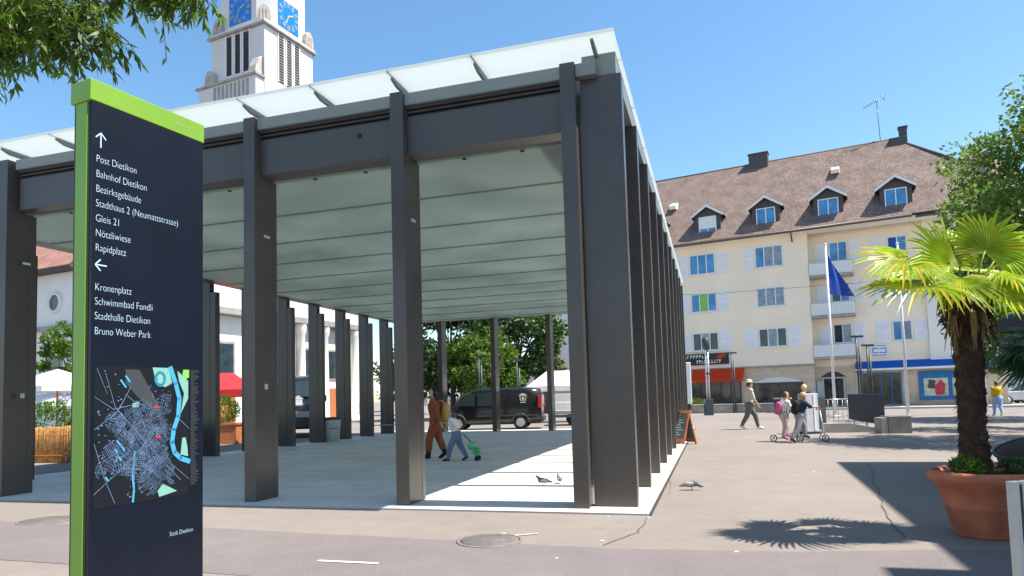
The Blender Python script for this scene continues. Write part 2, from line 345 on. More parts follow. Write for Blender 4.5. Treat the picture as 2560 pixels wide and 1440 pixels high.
manhole(-5.95, 8.83, 0.33, 'round manhole cover in the asphalt left of the wayfinding stele')

# ------------------------------------------------------------------ pavilion
PAV = (1.57, 8.43, 0.0); PYAW = -0.29441
structure_floor = MB()
structure_floor.box(-13.2, -0.4514, 0.0, 0.16, 20.2, 0.022)
fl = structure_floor.build('stone_floor', M_paver, loc=PAV, rot=(0, 0, PYAW)); structure(fl)
sl = MB(); sl.box(0.165, -0.45, 0.0, 0.20, 20.2, 0.012)
s2 = sl.build('drain_slot', M_groove, loc=PAV, rot=(0, 0, PYAW)); structure(s2)
pav = thing('market_pavilion', 'open market hall of dark grey steel posts under a flat frosted glass roof', 'pavilion', PAV, PYAW)
BAY, SP, NF = 2.4009, 1.8113, 11
ZT = 5.664
def front_post(x, y0=-0.19, sgn=1):
    b = MB(); b.box(x, y0, 0.022, x + 0.193, y0 + sgn * 0.40, ZT) if sgn > 0 else b.box(x, y0 - 0.40, 0.022, x + 0.193, y0, ZT)
    if sgn > 0: b.box(x + 0.03, y0 + 0.39, 0.022, x + 0.193 - 0.002, y0 + 0.42, ZT - 0.01); b.box(x, y0 + 0.42, 0.022, x + 0.193, y0 + 0.53, ZT - 0.16)
    else: b.box(x + 0.03, y0 - 0.42, 0.022, x + 0.191, y0 - 0.39, ZT - 0.01); b.box(x, y0 - 0.53, 0.022, x + 0.193, y0 - 0.42, ZT - 0.16)
    return b.build('post', M_steel, pav, bevel=0.004)
posts = [front_post(-0.759 - BAY * j - (0.10 if j == 4 else 0)) for j in range(5)] + [front_post(-12.25)]
for p, xx in zip(posts, [-0.759 - BAY * j for j in range(5)]):
    if xx > -2: continue
    q = MB(); q.hexa([(xx + 0.1945, 0.02, 3.90), (xx + 0.199, 0.02, 3.90), (xx + 0.199, 0.16, 3.90), (xx + 0.1945, 0.16, 3.90),
                      (xx + 0.1945, 0.02, 3.94), (xx + 0.199, 0.02, 3.94), (xx + 0.199, 0.16, 3.94), (xx + 0.1945, 0.16, 3.94)])
    q.build('light_slot', M_plate, p)
    if xx < -4: q = MB(); q.box(xx + 0.1945, 0.02, 1.63, xx + 0.200, 0.09, 1.71); q.build('socket_cover', M_plate, p)
def fin(x0, x1, y, zt, groove):
    b = MB()
    if groove: b.box(x0, y, 0.022, x0 + (x1 - x0) * 0.66, y + 0.18, zt); b.box(x0 + (x1 - x0) * 0.66, y + 0.03, 0.022, x0 + (x1 - x0) * 0.68, y + 0.15, zt - 0.01); b.box(x0 + (x1 - x0) * 0.68, y, 0.022, x1, y + 0.18, zt - 0.9)
    else: b.box(x0, y, 0.022, x1, y + 0.18, zt)
    return b.build('fin', M_steel, pav, bevel=0.004)
for k in range(NF): fin(-0.534, 0.0, k * SP, 5.513, False)
for k in range(NF): fin(-12.87, -12.31, k * SP, 5.513, True)
YB = 19.0
for j in range(6): front_post(-0.759 - BAY * j if j < 5 else -12.25, YB + 0.19, -1)
# fascia, grooves and beams, front and back; side beams
def rail(name, m, x0, x1, y0, y1, z0, z1, bev=0.004):
    b = MB(); b.box(x0, y0, z0, x1, y1, z1); return b.build(name, m, pav, bevel=bev)
xs = [-12.25 + 0.193] + [-0.759 - BAY * j for j in range(4, -1, -1)]
for (ya, yb_, sg) in ((-0.10, 0.30, 1), (YB - 0.30, YB + 0.10, -1)):
    for j in range(5):
        xa = (-12.055 if j == 0 else -0.759 - BAY * (5 - j) + 0.195) ; xb = -0.759 - BAY * (4 - j) - 0.002
        rail('fascia', M_fascia, xa, xb, ya - (0.03 if sg > 0 else -0.03) , yb_ + 0.0, 5.487, ZT - 0.008)
        yo = ya if sg > 0 else yb_
        b = MB()
        for i, zz in enumerate((5.345, 5.395, 5.445)):
            b.box(xa, min(yo + sg * (0.02 + 0.03 * (2 - i)), yo + sg * 0.3), zz, xb, max(yo + sg * (0.02 + 0.03 * (2 - i)), yo + sg * 0.3), zz + 0.03, 0)
            b.box(xa, min(yo + sg * 0.13, yo + sg * 0.3), zz + 0.03, xb, max(yo + sg * 0.13, yo + sg * 0.3), zz + 0.05, 1)
        b.build('blind_rail', [M_groove, M_dark], pav)
        be = rail('beam', M_steel2, xa, xb, ya + 0.05, yb_ - 0.05, 4.815, 5.343)
        if sg > 0 and j in (3,):
            q = MB(); q.ball((xb - 0.55, ya + 0.04, 5.19), 0.035, 10); q.build('lamp_boss', M_dark, be)
        if sg > 0:
            for dx in (0.7, 1.55):
                q = MB(); q.lathe([(0.03, 0.0), (0.03, 0.03), (0.02, 0.035), (0.0, 0.035)], 12, (xa + dx, 0.32, 4.78)); q.build('spotlight', M_dark, be)
rail('fascia', M_fascia, -0.565, -0.30, -0.13, -0.004, 5.487, ZT - 0.008)
rail('side_fascia', M_fascia, -0.50, -0.06, 0.0, YB, 5.516, 5.80)
rail('side_fascia', M_fascia, -12.8, -12.35, 0.0, YB, 5.516, 5.80)
rail('side_beam', M_steel2, -0.74, -0.545, 0.44, YB - 0.44, 4.815, 5.50)
rail('side_beam', M_steel2, -12.3, -11.86, 0.44, YB - 0.44, 4.815, 5.50)
# ceiling panels, one strip per fin bay
for k in range(NF):
    y0 = 0.27 if k == 0 else k * SP + 0.10; y1 = min((k + 1) * SP + 0.085, YB - 0.27)
    b = MB(); b.hexa([(-11.855, y0, 4.79), (-0.745, y0, 4.79), (-0.745, y1, 4.812), (-11.855, y1, 4.812),
                      (-11.855, y0, 4.83), (-0.745, y0, 4.83), (-0.745, y1, 4.852), (-11.855, y1, 4.852)])
    q = MB(); q.box(-11.85, y1 + 0.001, 4.80, -0.75, y1 + 0.014, 4.90); q.build('ceiling_joint', M_fascia, pav)
    b.build('ceiling_panel', M_ceil, pav)
# frosted glass overhang
RX, RY, ZG = -0.02, -0.46, 5.83
jx = [RX] + [-0.66 - BAY / 2 * i for i in range(1, 10)] + [-12.72]
for i in range(len(jx) - 1):
    b = MB(); b.box(jx[i + 1] + 0.008, RY, ZG, jx[i] - (0.008 if i else 0), 0.30, ZG + 0.035); b.build('roof_glass', M_glass, pav)
    b = MB(); b.box(jx[i + 1] + 0.008, YB - 0.30, ZG, jx[i] - (0.008 if i else 0), YB + 0.46, ZG + 0.035); b.build('roof_glass', M_glass, pav)
    if i < len(jx) - 2:
        x = jx[i + 1]; b = MB(); b.prism([(x - 0.02, -0.31, ZG - 0.012), (x - 0.02, -0.31, ZG - 0.04), (x - 0.02, -0.16, ZG - 0.085), (x - 0.02, 0.25, ZG - 0.085), (x - 0.02, 0.25, ZG - 0.012)], (0.04, 0, 0)); b.build('bracket', M_fascia, pav)
    b = MB(); b.box(jx[i + 1] - 0.006, RY + .01, ZG + 0.002, jx[i + 1] + 0.006, 0.29, ZG + 0.03)
    if i < len(jx) - 2: b.build('joint_seal', M_dark, pav)
jy = [0.304] + [k * SP + 0.09 for k in range(1, NF)] + [YB - 0.304]
for i in range(len(jy) - 1):
    for (x0, x1) in ((-0.60, RX), (-12.72, -12.1)):
        b = MB(); b.box(x0, jy[i] + 0.008, ZG, x1, jy[i + 1] - 0.008, ZG + 0.035); b.build('roof_glass', M_glass, pav)
    if i: 
        b = MB(); b.box(-0.59, jy[i] - 0.006, ZG + 0.002, RX - 0.004, jy[i] + 0.006, ZG + 0.03); b.build('joint_seal', M_dark, pav)
b = MB(); b.prism([(-0.32, -0.38, ZG - 0.01), (-0.32, -0.38, ZG - 0.04), (-0.32, -0.18, ZG - 0.085), (-0.32, 0.0, ZG - 0.085), (-0.32, 0.0, ZG - 0.01)], (0.04, 0, 0)); b.build('bracket', M_fascia, pav)

# ------------------------------------------------------------------ wayfinding stele
st = thing('wayfinding_stele', 'tall black town wayfinding stele with green cap, white place names and a town map', 'sign', (-1.849, 3.0, 0), math.atan2(0.904, 0.427))
W_, T_ = 0.614, 0.136
b = MB(); b.box(0.012, 0.0, 0.05, W_, 0.020, 2.806); b.build('front_panel', M_stele, st, bevel=0.003)
b = MB(); b.box(0.012, T_ - 0.020, 0.05, W_, T_, 2.806); b.build('back_panel', M_stele, st, bevel=0.003)
b = MB(); b.box(0.004, 0.033, 0.05, W_ - 0.01, T_ - 0.024, 2.806); b.build('green_core', M_green, st)
b = MB(); b.box(0.010, 0.0215, 0.05, W_ - 0.006, 0.0325, 2.800); b.build('edge_gap', M_steleside, st)
b = MB(); b.box(-0.004, -0.003, 2.808, W_ + 0.004, T_ + 0.004, 2.906); b.build('green_cap', M_green, st, bevel=0.003)
b = MB(); b.box(0.0, 0.0, 0.0, W_, T_, 0.048); b.build('plinth', M_steleside, st)
SX, SZ = 0.0362, 0.0490
for txt, z in (('Post Dietikon', 2.527), ('Bahnhof Dietikon', 2.457), ('Bezirksgebäude', 2.388), ('Stadthaus 2 (Neumattstrasse)', 2.321), ('Gleis 21', 2.252), ('Nötzliwiese', 2.184), ('Rapidplatz', 2.117),
               ('Kronenplatz', 1.937), ('Schwimmbad Fondli', 1.872), ('Stadthalle Dietikon', 1.806), ('Bruno Weber Park', 1.738)):
    text_mesh(txt, 'place_name', M_letter, st, (0.026, -0.0015, z), SX, SZ)
text_mesh('Stadt Dietikon', 'town_name', M_letter, st, (0.415, -0.0015, 0.772), 0.0235, 0.031)
text_mesh('Kirchplatz', 'square_name', M_letgreen, st, (0.44, -0.0045, 2.842), 0.032, 0.042)
def flatbar(mb, x0, z0, x1, z1, w, y=-0.0015):
    d = Vector((x1 - x0, z1 - z0)); d.normalize(); n = Vector((-d.y, d.x)) * w / 2
    mb.quad((x0 - n.x, y, z0 - n.y), (x1 - n.x, y, z1 - n.y), (x1 + n.x, y, z1 + n.y), (x0 + n.x, y, z0 + n.y))
b = MB(); flatbar(b, 0.048, 2.597, 0.048, 2.667, 0.006); flatbar(b, 0.046, 2.664, 0.024, 2.640, 0.006, -0.0017); flatbar(b, 0.050, 2.664, 0.072, 2.640, 0.006, -0.0019); b.build('arrow', M_letter, st)
b = MB(); flatbar(b, 0.026, 2.054, 0.082, 2.054, 0.006); flatbar(b, 0.029, 2.056, 0.052, 2.080, 0.006, -0.0017); flatbar(b, 0.029, 2.052, 0.052, 2.028, 0.006, -0.0019); b.build('arrow', M_letter, st)
# town map
MX0, MX1, MZ0, MZ1 = 0.030, 0.525, 0.962, 1.597
mp = MB(); mp.box(MX0, -0.0012, MZ0, MX1, -0.0002, MZ1); mp = mp.build('town_map', M_mapbase, st)
def mpt(u, v): return (MX0 + u * (MX1 - MX0), MZ1 - v * (MZ1 - MZ0))
def strip(mb, uv, w, y):
    pts = [Vector(mpt(*p)) for p in uv]
    for i in range(len(pts) - 1):
        d = (pts[i + 1] - pts[i]); 
        if d.length < 1e-6: continue
        d.normalize(); n = Vector((-d.y, d.x)) * w / 2; e = d * w * 0.3
        a, c = pts[i] - e, pts[i + 1] + e
        mb.quad((a.x - n.x, y, a.y - n.y), (c.x - n.x, y, c.y - n.y), (c.x + n.x, y, c.y + n.y), (a.x + n.x, y, a.y + n.y))
gr = MB()
gr.poly([(p[0], -0.0018, p[1]) for p in map(lambda q: mpt(*q), [(0.30, 0.02), (0.44, 0.02), (0.60, 0.22), (0.66, 0.30), (0.60, 0.34), (0.42, 0.22), (0.30, 0.12)])][::-1])
strip(gr, [(0.62, 0.30), (0.70, 0.42), (0.74, 0.56)], 0.012, -0.0019); gr.build('rail_yard', M_mapgrey, mp)
stt = MB(); cu, cv = 0.5, 0.56
def blocked(u, v):
    return u > 0.84 or (u > 0.72 and v < 0.75 and u > 0.80) or ((u - 0.40) ** 2 + (v - 0.10) ** 2 < 0.02) or (u < 0.32 and v > 0.80)
n_s = 0
kk = 0
DIST = [(0.50, 0.52, .95, .17), (0.36, 0.42, -.62, .15), (0.60, 0.66, .45, .16), (0.44, 0.74, .15, .15), (0.26, 0.56, .62, .13), (0.62, 0.42, -.35, .13), (0.30, 0.70, -.25, .12), (0.70, 0.76, .75, .13), (0.56, 0.86, -.5, .13), (0.72, 0.28, .2, .10), (0.20, 0.40, .35, .10),
        (0.16, 0.62, 1.1, .09), (0.84, 0.84, .5, .10), (0.48, 0.12, .8, .09), (0.72, 0.50, -.9, .09), (0.10, 0.74, .5, .09), (0.24, 0.90, .9, .06), (0.48, 0.33, -.3, .11), (0.92, 0.46, .6, .05)]
for (du, dv, th, rad) in DIST:
    ct, st_ = math.cos(th), math.sin(th)
    for fam in (0, 1):
        gap = 0.017 if fam == 0 else 0.024; m_ = int(rad / gap)
        for i in range(-m_, m_ + 1):
            o_ = i * gap + random.uniform(-.004, .004); half = math.sqrt(max(0.0, rad * rad - o_ * o_)); t = -half
            while t < half:
                L = random.uniform(0.02, 0.075)
                if random.random() < 0.72:
                    def q_(tt): return (du + (tt * ct - o_ * st_ if fam == 0 else o_ * ct - tt * st_), dv + 0.8 * (tt * st_ + o_ * ct if fam == 0 else o_ * st_ + tt * ct))
                    p1, p2 = q_(t), q_(min(half, t + L))
                    if all(0.01 < w < 0.99 for w in p1 + p2) and not (blocked(*p1) or blocked(*p2)): strip(stt, [p1, p2], random.uniform(0.0011, 0.0021), -0.0020 - 0.0000006 * kk); kk += 1
                t += L
for k in range(150):
    u, v = random.uniform(.02, .78), random.uniform(.02, .97)
    if not blocked(u, v): strip(stt, [(u, v), (u + random.uniform(.006, .014), v + random.uniform(-.006, .006))], random.uniform(.003, .006), -0.0028)
for line in ([(0.0, 0.22), (0.18, 0.31), (0.45, 0.27), (0.58, 0.34)], [(0.0, 0.45), (0.22, 0.33), (0.35, 0.15)], [(0.1, 0.05), (0.2, 0.3), (0.5, 0.55), (0.9, 0.88)],
             [(0.55, 0.5), (0.4, 0.7), (0.38, 0.98)], [(0.0, 0.55), (0.1, 0.8), (0.2, 0.98)], [(0.02, 0.02), (0.12, 0.2)], [(0.3, 0.2), (0.42, 0.28)], [(0.88, 0.40), (1.0, 0.48)], [(0.0, 0.9), (0.3, 0.72), (0.6, 0.5)], [(0.62, 0.55), (0.8, 0.75), (1.0, 0.88)]):
    strip(stt, line, 0.0026, -0.0030)
stt.build('streets', M_street, mp)
rv = MB()
strip(rv, [(0.78, 0.0), (0.84, 0.12), (0.885, 0.24), (0.87, 0.38), (0.82, 0.48), (0.80, 0.58), (0.83, 0.66), (0.90, 0.71), (1.0, 0.74)], 0.024, -0.0032); rv.build('river', M_river, mp)
rv = MB()
for k in range(20):
    a0, a1 = 2 * math.pi * k / 20, 2 * math.pi * (k + 1) / 20
    strip(rv, [(0.665 + 0.05 * math.cos(a0), 0.085 + 0.05 * math.sin(a0)), (0.665 + 0.05 * math.cos(a1), 0.085 + 0.05 * math.sin(a1))], 0.014, -0.0033)
rv.build('pond', M_river, mp)
rv = MB(); strip(rv, [(0.40, 0.62), (0.385, 0.70), (0.375, 0.80)], 0.004, -0.0032); strip(rv, [(0.375, 0.80), (0.39, 0.90), (0.38, 0.99)], 0.010, -0.0033); rv.build('stream', M_river, mp)
for (u, v, L) in ((0.25, 0.10, .05), (0.30, 0.07, .04), (0.22, 0.54, .03), (0.26, 0.58, .03), (0.20, 0.60, .02), (0.24, 0.66, .02), (0.11, 0.79, .025)): rv = MB(); strip(rv, [(u, v), (u + L, v + L)], 0.009, -0.0034); rv.build('pool', M_river, mp)
for poly in ([(0.58, 0.0), (0.76, 0.0), (0.80, 0.12), (0.72, 0.15), (0.62, 0.12)], [(0.86, 0.02), (0.99, 0.1), (0.99, 0.24), (0.90, 0.36), (0.94, 0.2), (0.88, 0.1)], [(0.92, 0.55), (0.96, 0.55), (0.98, 0.62), (0.99, 0.70), (0.90, 0.68)], [(0.64, 0.94), (0.70, 0.89), (0.86, 0.96), (0.66, 0.985)], [(0.37, 0.27), (0.44, 0.26), (0.43, 0.30), (0.37, 0.30)]):
    pk = MB(); pk.poly([(p[0], -0.0026, p[1]) for p in map(lambda q: mpt(*q), poly)][::-1]); pk.build('park', M_park, mp)
lm = MB(); lm.poly([(p[0], -0.0027, p[1]) for p in map(lambda q: mpt(*q), [(0.93, 0.01), (1.0, 0.01), (1.0, 0.07), (0.95, 0.09), (0.92, 0.05)])][::-1]); lm.build('sports_field', M_lime, mp)
for (u, v) in ((0.60, 0.30), (0.62, 0.53)): rd = MB(); strip(rd, [(u, v), (u + 0.05, v)], 0.009, -0.0036); rd.build('station_mark', M_red, mp)
ix = MB(); z = MZ1 - 0.012
while z > 1.0:
    strip_w = random.uniform(0.02, 0.055); ix.quad((0.535, -0.0015, z), (0.535 + strip_w, -0.0015, z), (0.535 + strip_w, -0.0015, z + 0.0038), (0.535, -0.0015, z + 0.0038)); z -= 0.0075
ix.build('street_index', M_mapgrey, st)

# ------------------------------------------------------------------ church and tower
ch = thing('church', 'white church with square clock tower, louvred belfry and red tiled nave roof', 'church', (-17.45, 49.4, 0), R(65))
# local: x runs along the sunlit face (back right), y along the shaded face (back left)
TWR = 5.8
def cbox(name, m, x0, y0, z0, x1, y1, z1, bev=0.03, par=None):
    b = MB(); b.box(x0, y0, z0, x1, y1, z1); return b.build(name, m, par or ch, bevel=bev)
shaft = cbox('tower_shaft', M_tower, 0.12, 0.12, 0, 5.5, TWR - .12, 30.15, 0.05)
cbox('cornice', M_greystone, -0.12, -0.12, 30.15, 5.74, TWR + 0.12, 30.30, 0.02)
cbox('cornice', M_tower, -0.02, -0.02, 30.30, 5.64, TWR + 0.02, 30.50, 0.02)
for (u0, u1) in ((1.62, 2.22), (2.52, 3.08), (3.40, 3.98)):      # louvres in the shaded face
    b = MB(); b.box(0.112, u0, 26.9, 0.122, u1, 30.0, 0)
    for i in range(14): b.box(0.06, u0 + 0.02, 27.0 + i * 0.215, 0.11, u1 - 0.02, 27.06 + i * 0.215, 1)
    b.build('louvre', [M_dark, M_groove], shaft)
    b = MB(); b.box(0.04, u0 - 0.10, 26.8, 0.118, u0 - 0.002, 30.1); b.box(0.04, u1 + 0.002, 26.8, 0.118, u1 + 0.10, 30.1); b.build('louvre_frame', M_offwhite, shaft)
for (u0, u1) in ((1.55, 2.08), (2.42, 2.95), (3.28, 3.82)):
    b = MB(); b.box(u0, 0.112, 26.2, u1, 0.122, 30.0, 0)
    for i in range(17): b.box(u0 + 0.02, 0.05, 26.3 + i * 0.215, u1 - 0.02, 0.11, 26.37 + i * 0.215, 1)
    b.build('louvre', [M_dark, M_greystone], shaft)
    b = MB(); b.box(u0 - 0.10, 0.04, 26.2, u0 - 0.002, 0.118, 30.1); b.box(u1 + 0.002, 0.04, 26.2, u1 + 0.10, 0.118, 30.1); b.build('louvre_frame', M_offwhite, shaft)
# lower stage in front of the shaded face
cbox('lower_stage', M_tower, -0.75, 0.15, 0, 0.10, TWR + 0.25, 25.85, 0.04)
cbox('lower_cornice', M_greystone, -0.9, 0.0, 25.85, 0.11, TWR + 0.45, 26.02, 0.02)
b = MB()
for i in range(9): b.box(-0.80, 0.85 + i * 0.42, 24.0, -0.755, 1.05 + i * 0.42, 25.7)
b.build('fluting', M_greystone, ch)
def scroll(x, y, z, s, rz):
    b = MB(); b.prism([(-.5 * s, 0, 0), (.5 * s, 0, 0), (.52 * s, 0, .5 * s), (.40 * s, 0, 1.15 * s), (.15 * s, 0, 1.45 * s), (-.15 * s, 0, 1.45 * s), (-.40 * s, 0, 1.15 * s), (-.52 * s, 0, .5 * s)], (0, .7 * s, 0))
    for i in range(3): b.box(-.36 * s + i * .26 * s, -.05 * s, .15 * s, -.22 * s + i * .26 * s, -.003, 1.1 * s)
    o = b.build('scroll_ornament', M_stone, ch, bevel=0.04 * s, loc=(x, y, z), rot=(0, 0, rz))
scroll(0.35, 0.35, 30.50, 0.95, R(-45)); scroll(0.15, 5.1, 30.50, 0.9, R(-90)); scroll(5.1, 0.1, 30.50, 0.95, R(0))
scroll(-0.35, 5.4, 26.02, 1.0, R(-90)); 
b = MB(); b.prism([(-0.75, 0.2, 26.02), (-0.05, 0.2, 26.02), (-0.02, 0.2, 27.6), (-0.3, 0.2, 27.35), (-0.6, 0.2, 26.7)], (0, 0.8, 0)); b.build('scroll_ornament', M_stone, ch, bevel=0.05)
# clock stage with a chamfered corner
pts = [(0.55, 1.35), (1.25, 0.5), (5.0, 0.5), (5.0, 5.1), (0.55, 5.1)]
b = MB(); b.prism([(p[0], p[1], 30.50) for p in pts], (0, 0, 6.5)); b.build('clock_stage', M_tower, ch)
cbox('cap_cornice', M_greystone, 0.2, 0.2, 37.0, 5.4, 5.4, 37.3)
b = MB(); b.add([(0.3, 0.3, 37.3), (5.3, 0.3, 37.3), (5.3, 5.3, 37.3), (0.3, 5.3, 37.3), (2.8, 2.8, 41)], [(0, 1, 4), (1, 2, 4), (2, 3, 4), (3, 0, 4)]); b.build('tower_roof', M_greystone, ch)
def clock(loc, rz):
    R0 = 1.12
    e = MB(); e.box(-R0, -0.03, -R0, R0, 0.03, R0); e = e.build('clock_face', M_clock, ch, loc=loc, rot=(0, 0, rz))
    for i in range(12):
        n = MB(); a = 2 * math.pi * i / 12; c, s_ = math.cos(a), math.sin(a)
        def P(rad, tan): return (rad * s_ + tan * c, -0.05, rad * c - tan * s_)
        for tt in (-0.09, 0.06): n.quad(P(0.78, tt), P(0.78, tt + 0.05), P(1.04, tt + 0.05), P(1.04, tt))
        n.quad(P(1.06, -0.14), P(1.06, 0.14), P(1.09, 0.14), P(1.09, -0.14)); n.build('numeral', M_gold, e)
    n = MB()
    for i in range(60):
        a = 2 * math.pi * i / 60; c, s_ = math.cos(a), math.sin(a); n.quad((0.70 * s_ - .012 * c, -0.048, 0.70 * c + .012 * s_), (0.70 * s_ + .012 * c, -0.048, 0.70 * c - .012 * s_), (0.74 * s_ + .012 * c, -0.048, 0.74 * c - .012 * s_), (0.74 * s_ - .012 * c, -0.048, 0.74 * c + .012 * s_))
    n.build('minute_ring', M_gold, e)
    for ang, L, w in ((R(62), 0.62, 0.09), (R(205), 0.88, 0.06)):
        hnd = MB(); hnd.prism([(-w / 2, -0.07, -0.15), (w / 2, -0.07, -0.15), (w * .7, -0.07, L * .7), (0, -0.07, L), (-w * .7, -0.07, L * .7)], (0, 0.015, 0)); hnd.build('clock_hand', M_gold, e, rot=(0, ang, 0))
clock((0.52, 3.0, 32.25), R(-90)); clock((3.05, 0.47, 32.25), 0)
# nave: long shaded side runs back-left from the porch corner; sunlit entrance front runs back-right
NX0, NX1 = -13.2, 8.2
cbox('nave_wall', M_offwhite, NX0, 7.0 - 6.2, 0, NX1 + 1.0, 34, 9.3, 0.03)
# eaves of the shaded long side (faces -x)
cbox('eaves', M_groove, NX0 - 0.7, 0.6, 9.3, NX0 + 0.2, 34.5, 9.45, 0.01)
roofb = MB(); roofb.quad((0, 0, 0), (34.4, 0, 0), (34.4, 10.6, 0), (0, 10.6, 0))
rf = roofb.build('nave_roof', M_redtile, ch, loc=(NX0 - 0.8, 35.0, 9.47)); rf.rotation_euler = Euler((0, 0, 0)); rf.matrix_local = Matrix.Translation((NX0 - 0.8, 35.0, 9.47)) @ Matrix(((0, math.cos(R(43)), -math.sin(R(43)), 0), (-1, 0, 0, 0), (0, math.sin(R(43)), math.cos(R(43)), 0), (0, 0, 0, 1)))
roofb = MB(); roofb.quad((0, 0, 0), (34.4, 0, 0), (34.4, 10.6, 0), (0, 10.6, 0))
rf = roofb.build('nave_roof', M_redtile, ch); rf.matrix_local = Matrix.Translation((NX1 + 1.8, 0.6, 9.47)) @ Matrix(((0, -math.cos(R(43)), math.sin(R(43)), 0), (1, 0, 0, 0), (0, math.sin(R(43)), math.cos(R(43)), 0), (0, 0, 0, 1)))
gb = MB(); gb.prism([(NX0, 0.9, 9.3), (NX1 + 1.0, 0.9, 9.3), ((NX0 + NX1) / 2 + .5, 0.9, 16.2)], (0, 0.3, 0)); gb.build('gable', M_offwhite, ch)
for yy in (3.0, 6.2, 9.4, 12.4, 15.6, 18.8, 22):                 # oculus windows and arched windows
    f = MB(); f.lathe([(0.62, 0), (0.62, 0.12), (0.46, 0.14), (0.46, 0.0)], 24); f = f.build('oculus_window', M_offwhite, ch, loc=(NX0 - 0.002, yy, 7.6), rot=(0, R(-90), 0))
    q = MB(); q.lathe([(0.46, 0.05), (0.0, 0.05)], 24); q.build('pane', M_win3, f)
    f = MB(); f.box(-0.05, -0.7, 0, 0.0, 0.7, 3.2); f = f.build('tall_window', M_greystone, ch, loc=(NX0 - 0.002, yy, 2.0))
    q = MB(); q.prism([(-0.06, -0.5, 0.2), (-0.06, 0.5, 0.2), (-0.06, 0.5, 2.4), (-0.06, 0.3, 2.85), (-0.06, 0, 3.0), (-0.06, -0.3, 2.85), (-0.06, -0.5, 2.4)], (-0.02, 0, 0)); q.build('pane', M_win3, f)
cbox('string_course', M_greystone, NX0 - 0.25, 0.75, 6.0, NX0 + 0.02, 34, 6.25, 0.01)
# entrance front, faces -y; pilasters, porch cornice, windows
cbox('porch_wall', M_offwhite, NX0 + 0.1, -1.6, 0, NX1, 0.79, 7.3, 0.03)
cbox('porch_cornice', M_greystone, NX0 - 0.3, -2.3, 7.3, NX1 + 0.5, 0.78, 7.75, 0.03)
cbox('porch_parapet', M_offwhite, NX0 - 0.0, -1.9, 7.75, NX1 + 0.2, 0.77, 9.0, 0.03)
for xx in (-12.4, -9.6, -6.7, -3.4, -0.6, 1.6, 4.2, 6.2, 7.8):
    b = MB(); b.lathe([(0.42, 0), (0.42, 0.3), (0.34, 0.4), (0.29, 6.5), (0.40, 6.7), (0.42, 7.29)], 16, (xx, -1.85, 0)); b.build('column', M_palecream, ch)
for xx in (-11.2, -8.2, -5.2, -2.0, 0.5, 2.9, 5.2):
    f = MB(); f.box(-0.75, -0.06, 0, 0.75, 0, 2.4); f = f.build('porch_window', M_greystone, ch, loc=(xx, -1.602, 3.2))
    q = MB(); q.box(-0.6, -0.08, 0.15, 0.6, -0.062, 2.25); q.build('pane', M_win3, f)
    f = MB(); f.box(-0.8, -0.06, 0, 0.8, 0, 2.5); f = f.build('porch_door', M_wood, ch, loc=(xx, -1.602, 0.05))

# ------------------------------------------------------------------ cream apartment house
HX = (13.966, 53.872, 0.0); HYAW = R(-28.785)
hs = thing('apartment_house', 'cream four storey house with brown tiled roof, four dormers, white shutters and ground floor shops', 'house', HX, HYAW)
S0, S1, S2 = -11.2, 9.55, 20.97
EZ = 13.0; FZ = 3.28
def hbox(name, m, x0, y0, z0, x1, y1, z1, bev=0.0, par=None):
    b = MB(); b.box(x0, y0, z0, x1, y1, z1); return b.build(name, m, par or hs, bevel=bev)
hbox('upper_wall', M_cream, S0, 0.0, FZ, S1, 11.5, EZ)
hbox('recessed_wall', M_cream, S1 + 0.002, 1.0, FZ - 0.3, 16.8, 11.4, EZ)
hbox('wing_wall', M_palecream, 16.8, 0.75, FZ - 0.3, S2, 11.3, EZ)
hbox('ground_floor_wall', M_shopstone, S0, 0.12, 0.0, S1, 11.4, FZ - 0.12)
hbox('ground_floor_wall', M_shopstone, S1 + 0.002, 0.85, 0.0, S2 - 0.003, 11.35, FZ - 0.302)
hbox('plinth_band', M_greystone, S0 - 0.03, -0.06, FZ - 0.118, S1 + 0.06, 0.6, FZ - 0.002)
hbox('foundation', M_greystone, S0, -0.0, 0.0, S2 + .02, 0.115, 0.22); 
# roof: slope pieces with their own flat axes so the tiles follow the slope
YR, ZR = 6.0, 20.5; Y0, Z0 = -0.75, 12.95
sl_len = math.hypot(YR - Y0, ZR - Z0); ang = math.atan2(ZR - Z0, YR - Y0)
def onroof(v): return (Y0 + v * math.cos(ang), Z0 + v * math.sin(ang))
XE = 15.65; XHIP = 17.0 
b = MB(); b.prism([(S0 - 0.5, 0, 0), (XHIP + 4.2, 0, 0), (20.0, sl_len * 0.42, 0), (19.1, sl_len * 0.56, 0), (XE, sl_len, 0), (S0 - 0.5, sl_len, 0)], (0, 0, -0.18))
rf = b.build('roof', M_tile, hs); rf.location = (0, Y0, Z0 + 0.2); rf.rotation_euler = (ang, 0, 0)
b = MB(); b.prism([(-XE, 0, 0), (-(S0 - 0.5), 0, 0), (-(S0 - 0.5), sl_len, 0), (-XE, sl_len, 0)], (0, 0, -0.18))
rb = b.build('roof', M_tile, hs); rb.location = (0, 12.75, Z0 + 0.2); rb.rotation_euler = (ang, 0, math.pi)
b = MB(); b.prism([(S0 - 0.35, 0.02, EZ), (S0 - 0.35, 11.5, EZ), (S0 - 0.35, YR, ZR - 0.25)], (0.3, 0, 0)); b.build('gable_wall', M_cream, hs)
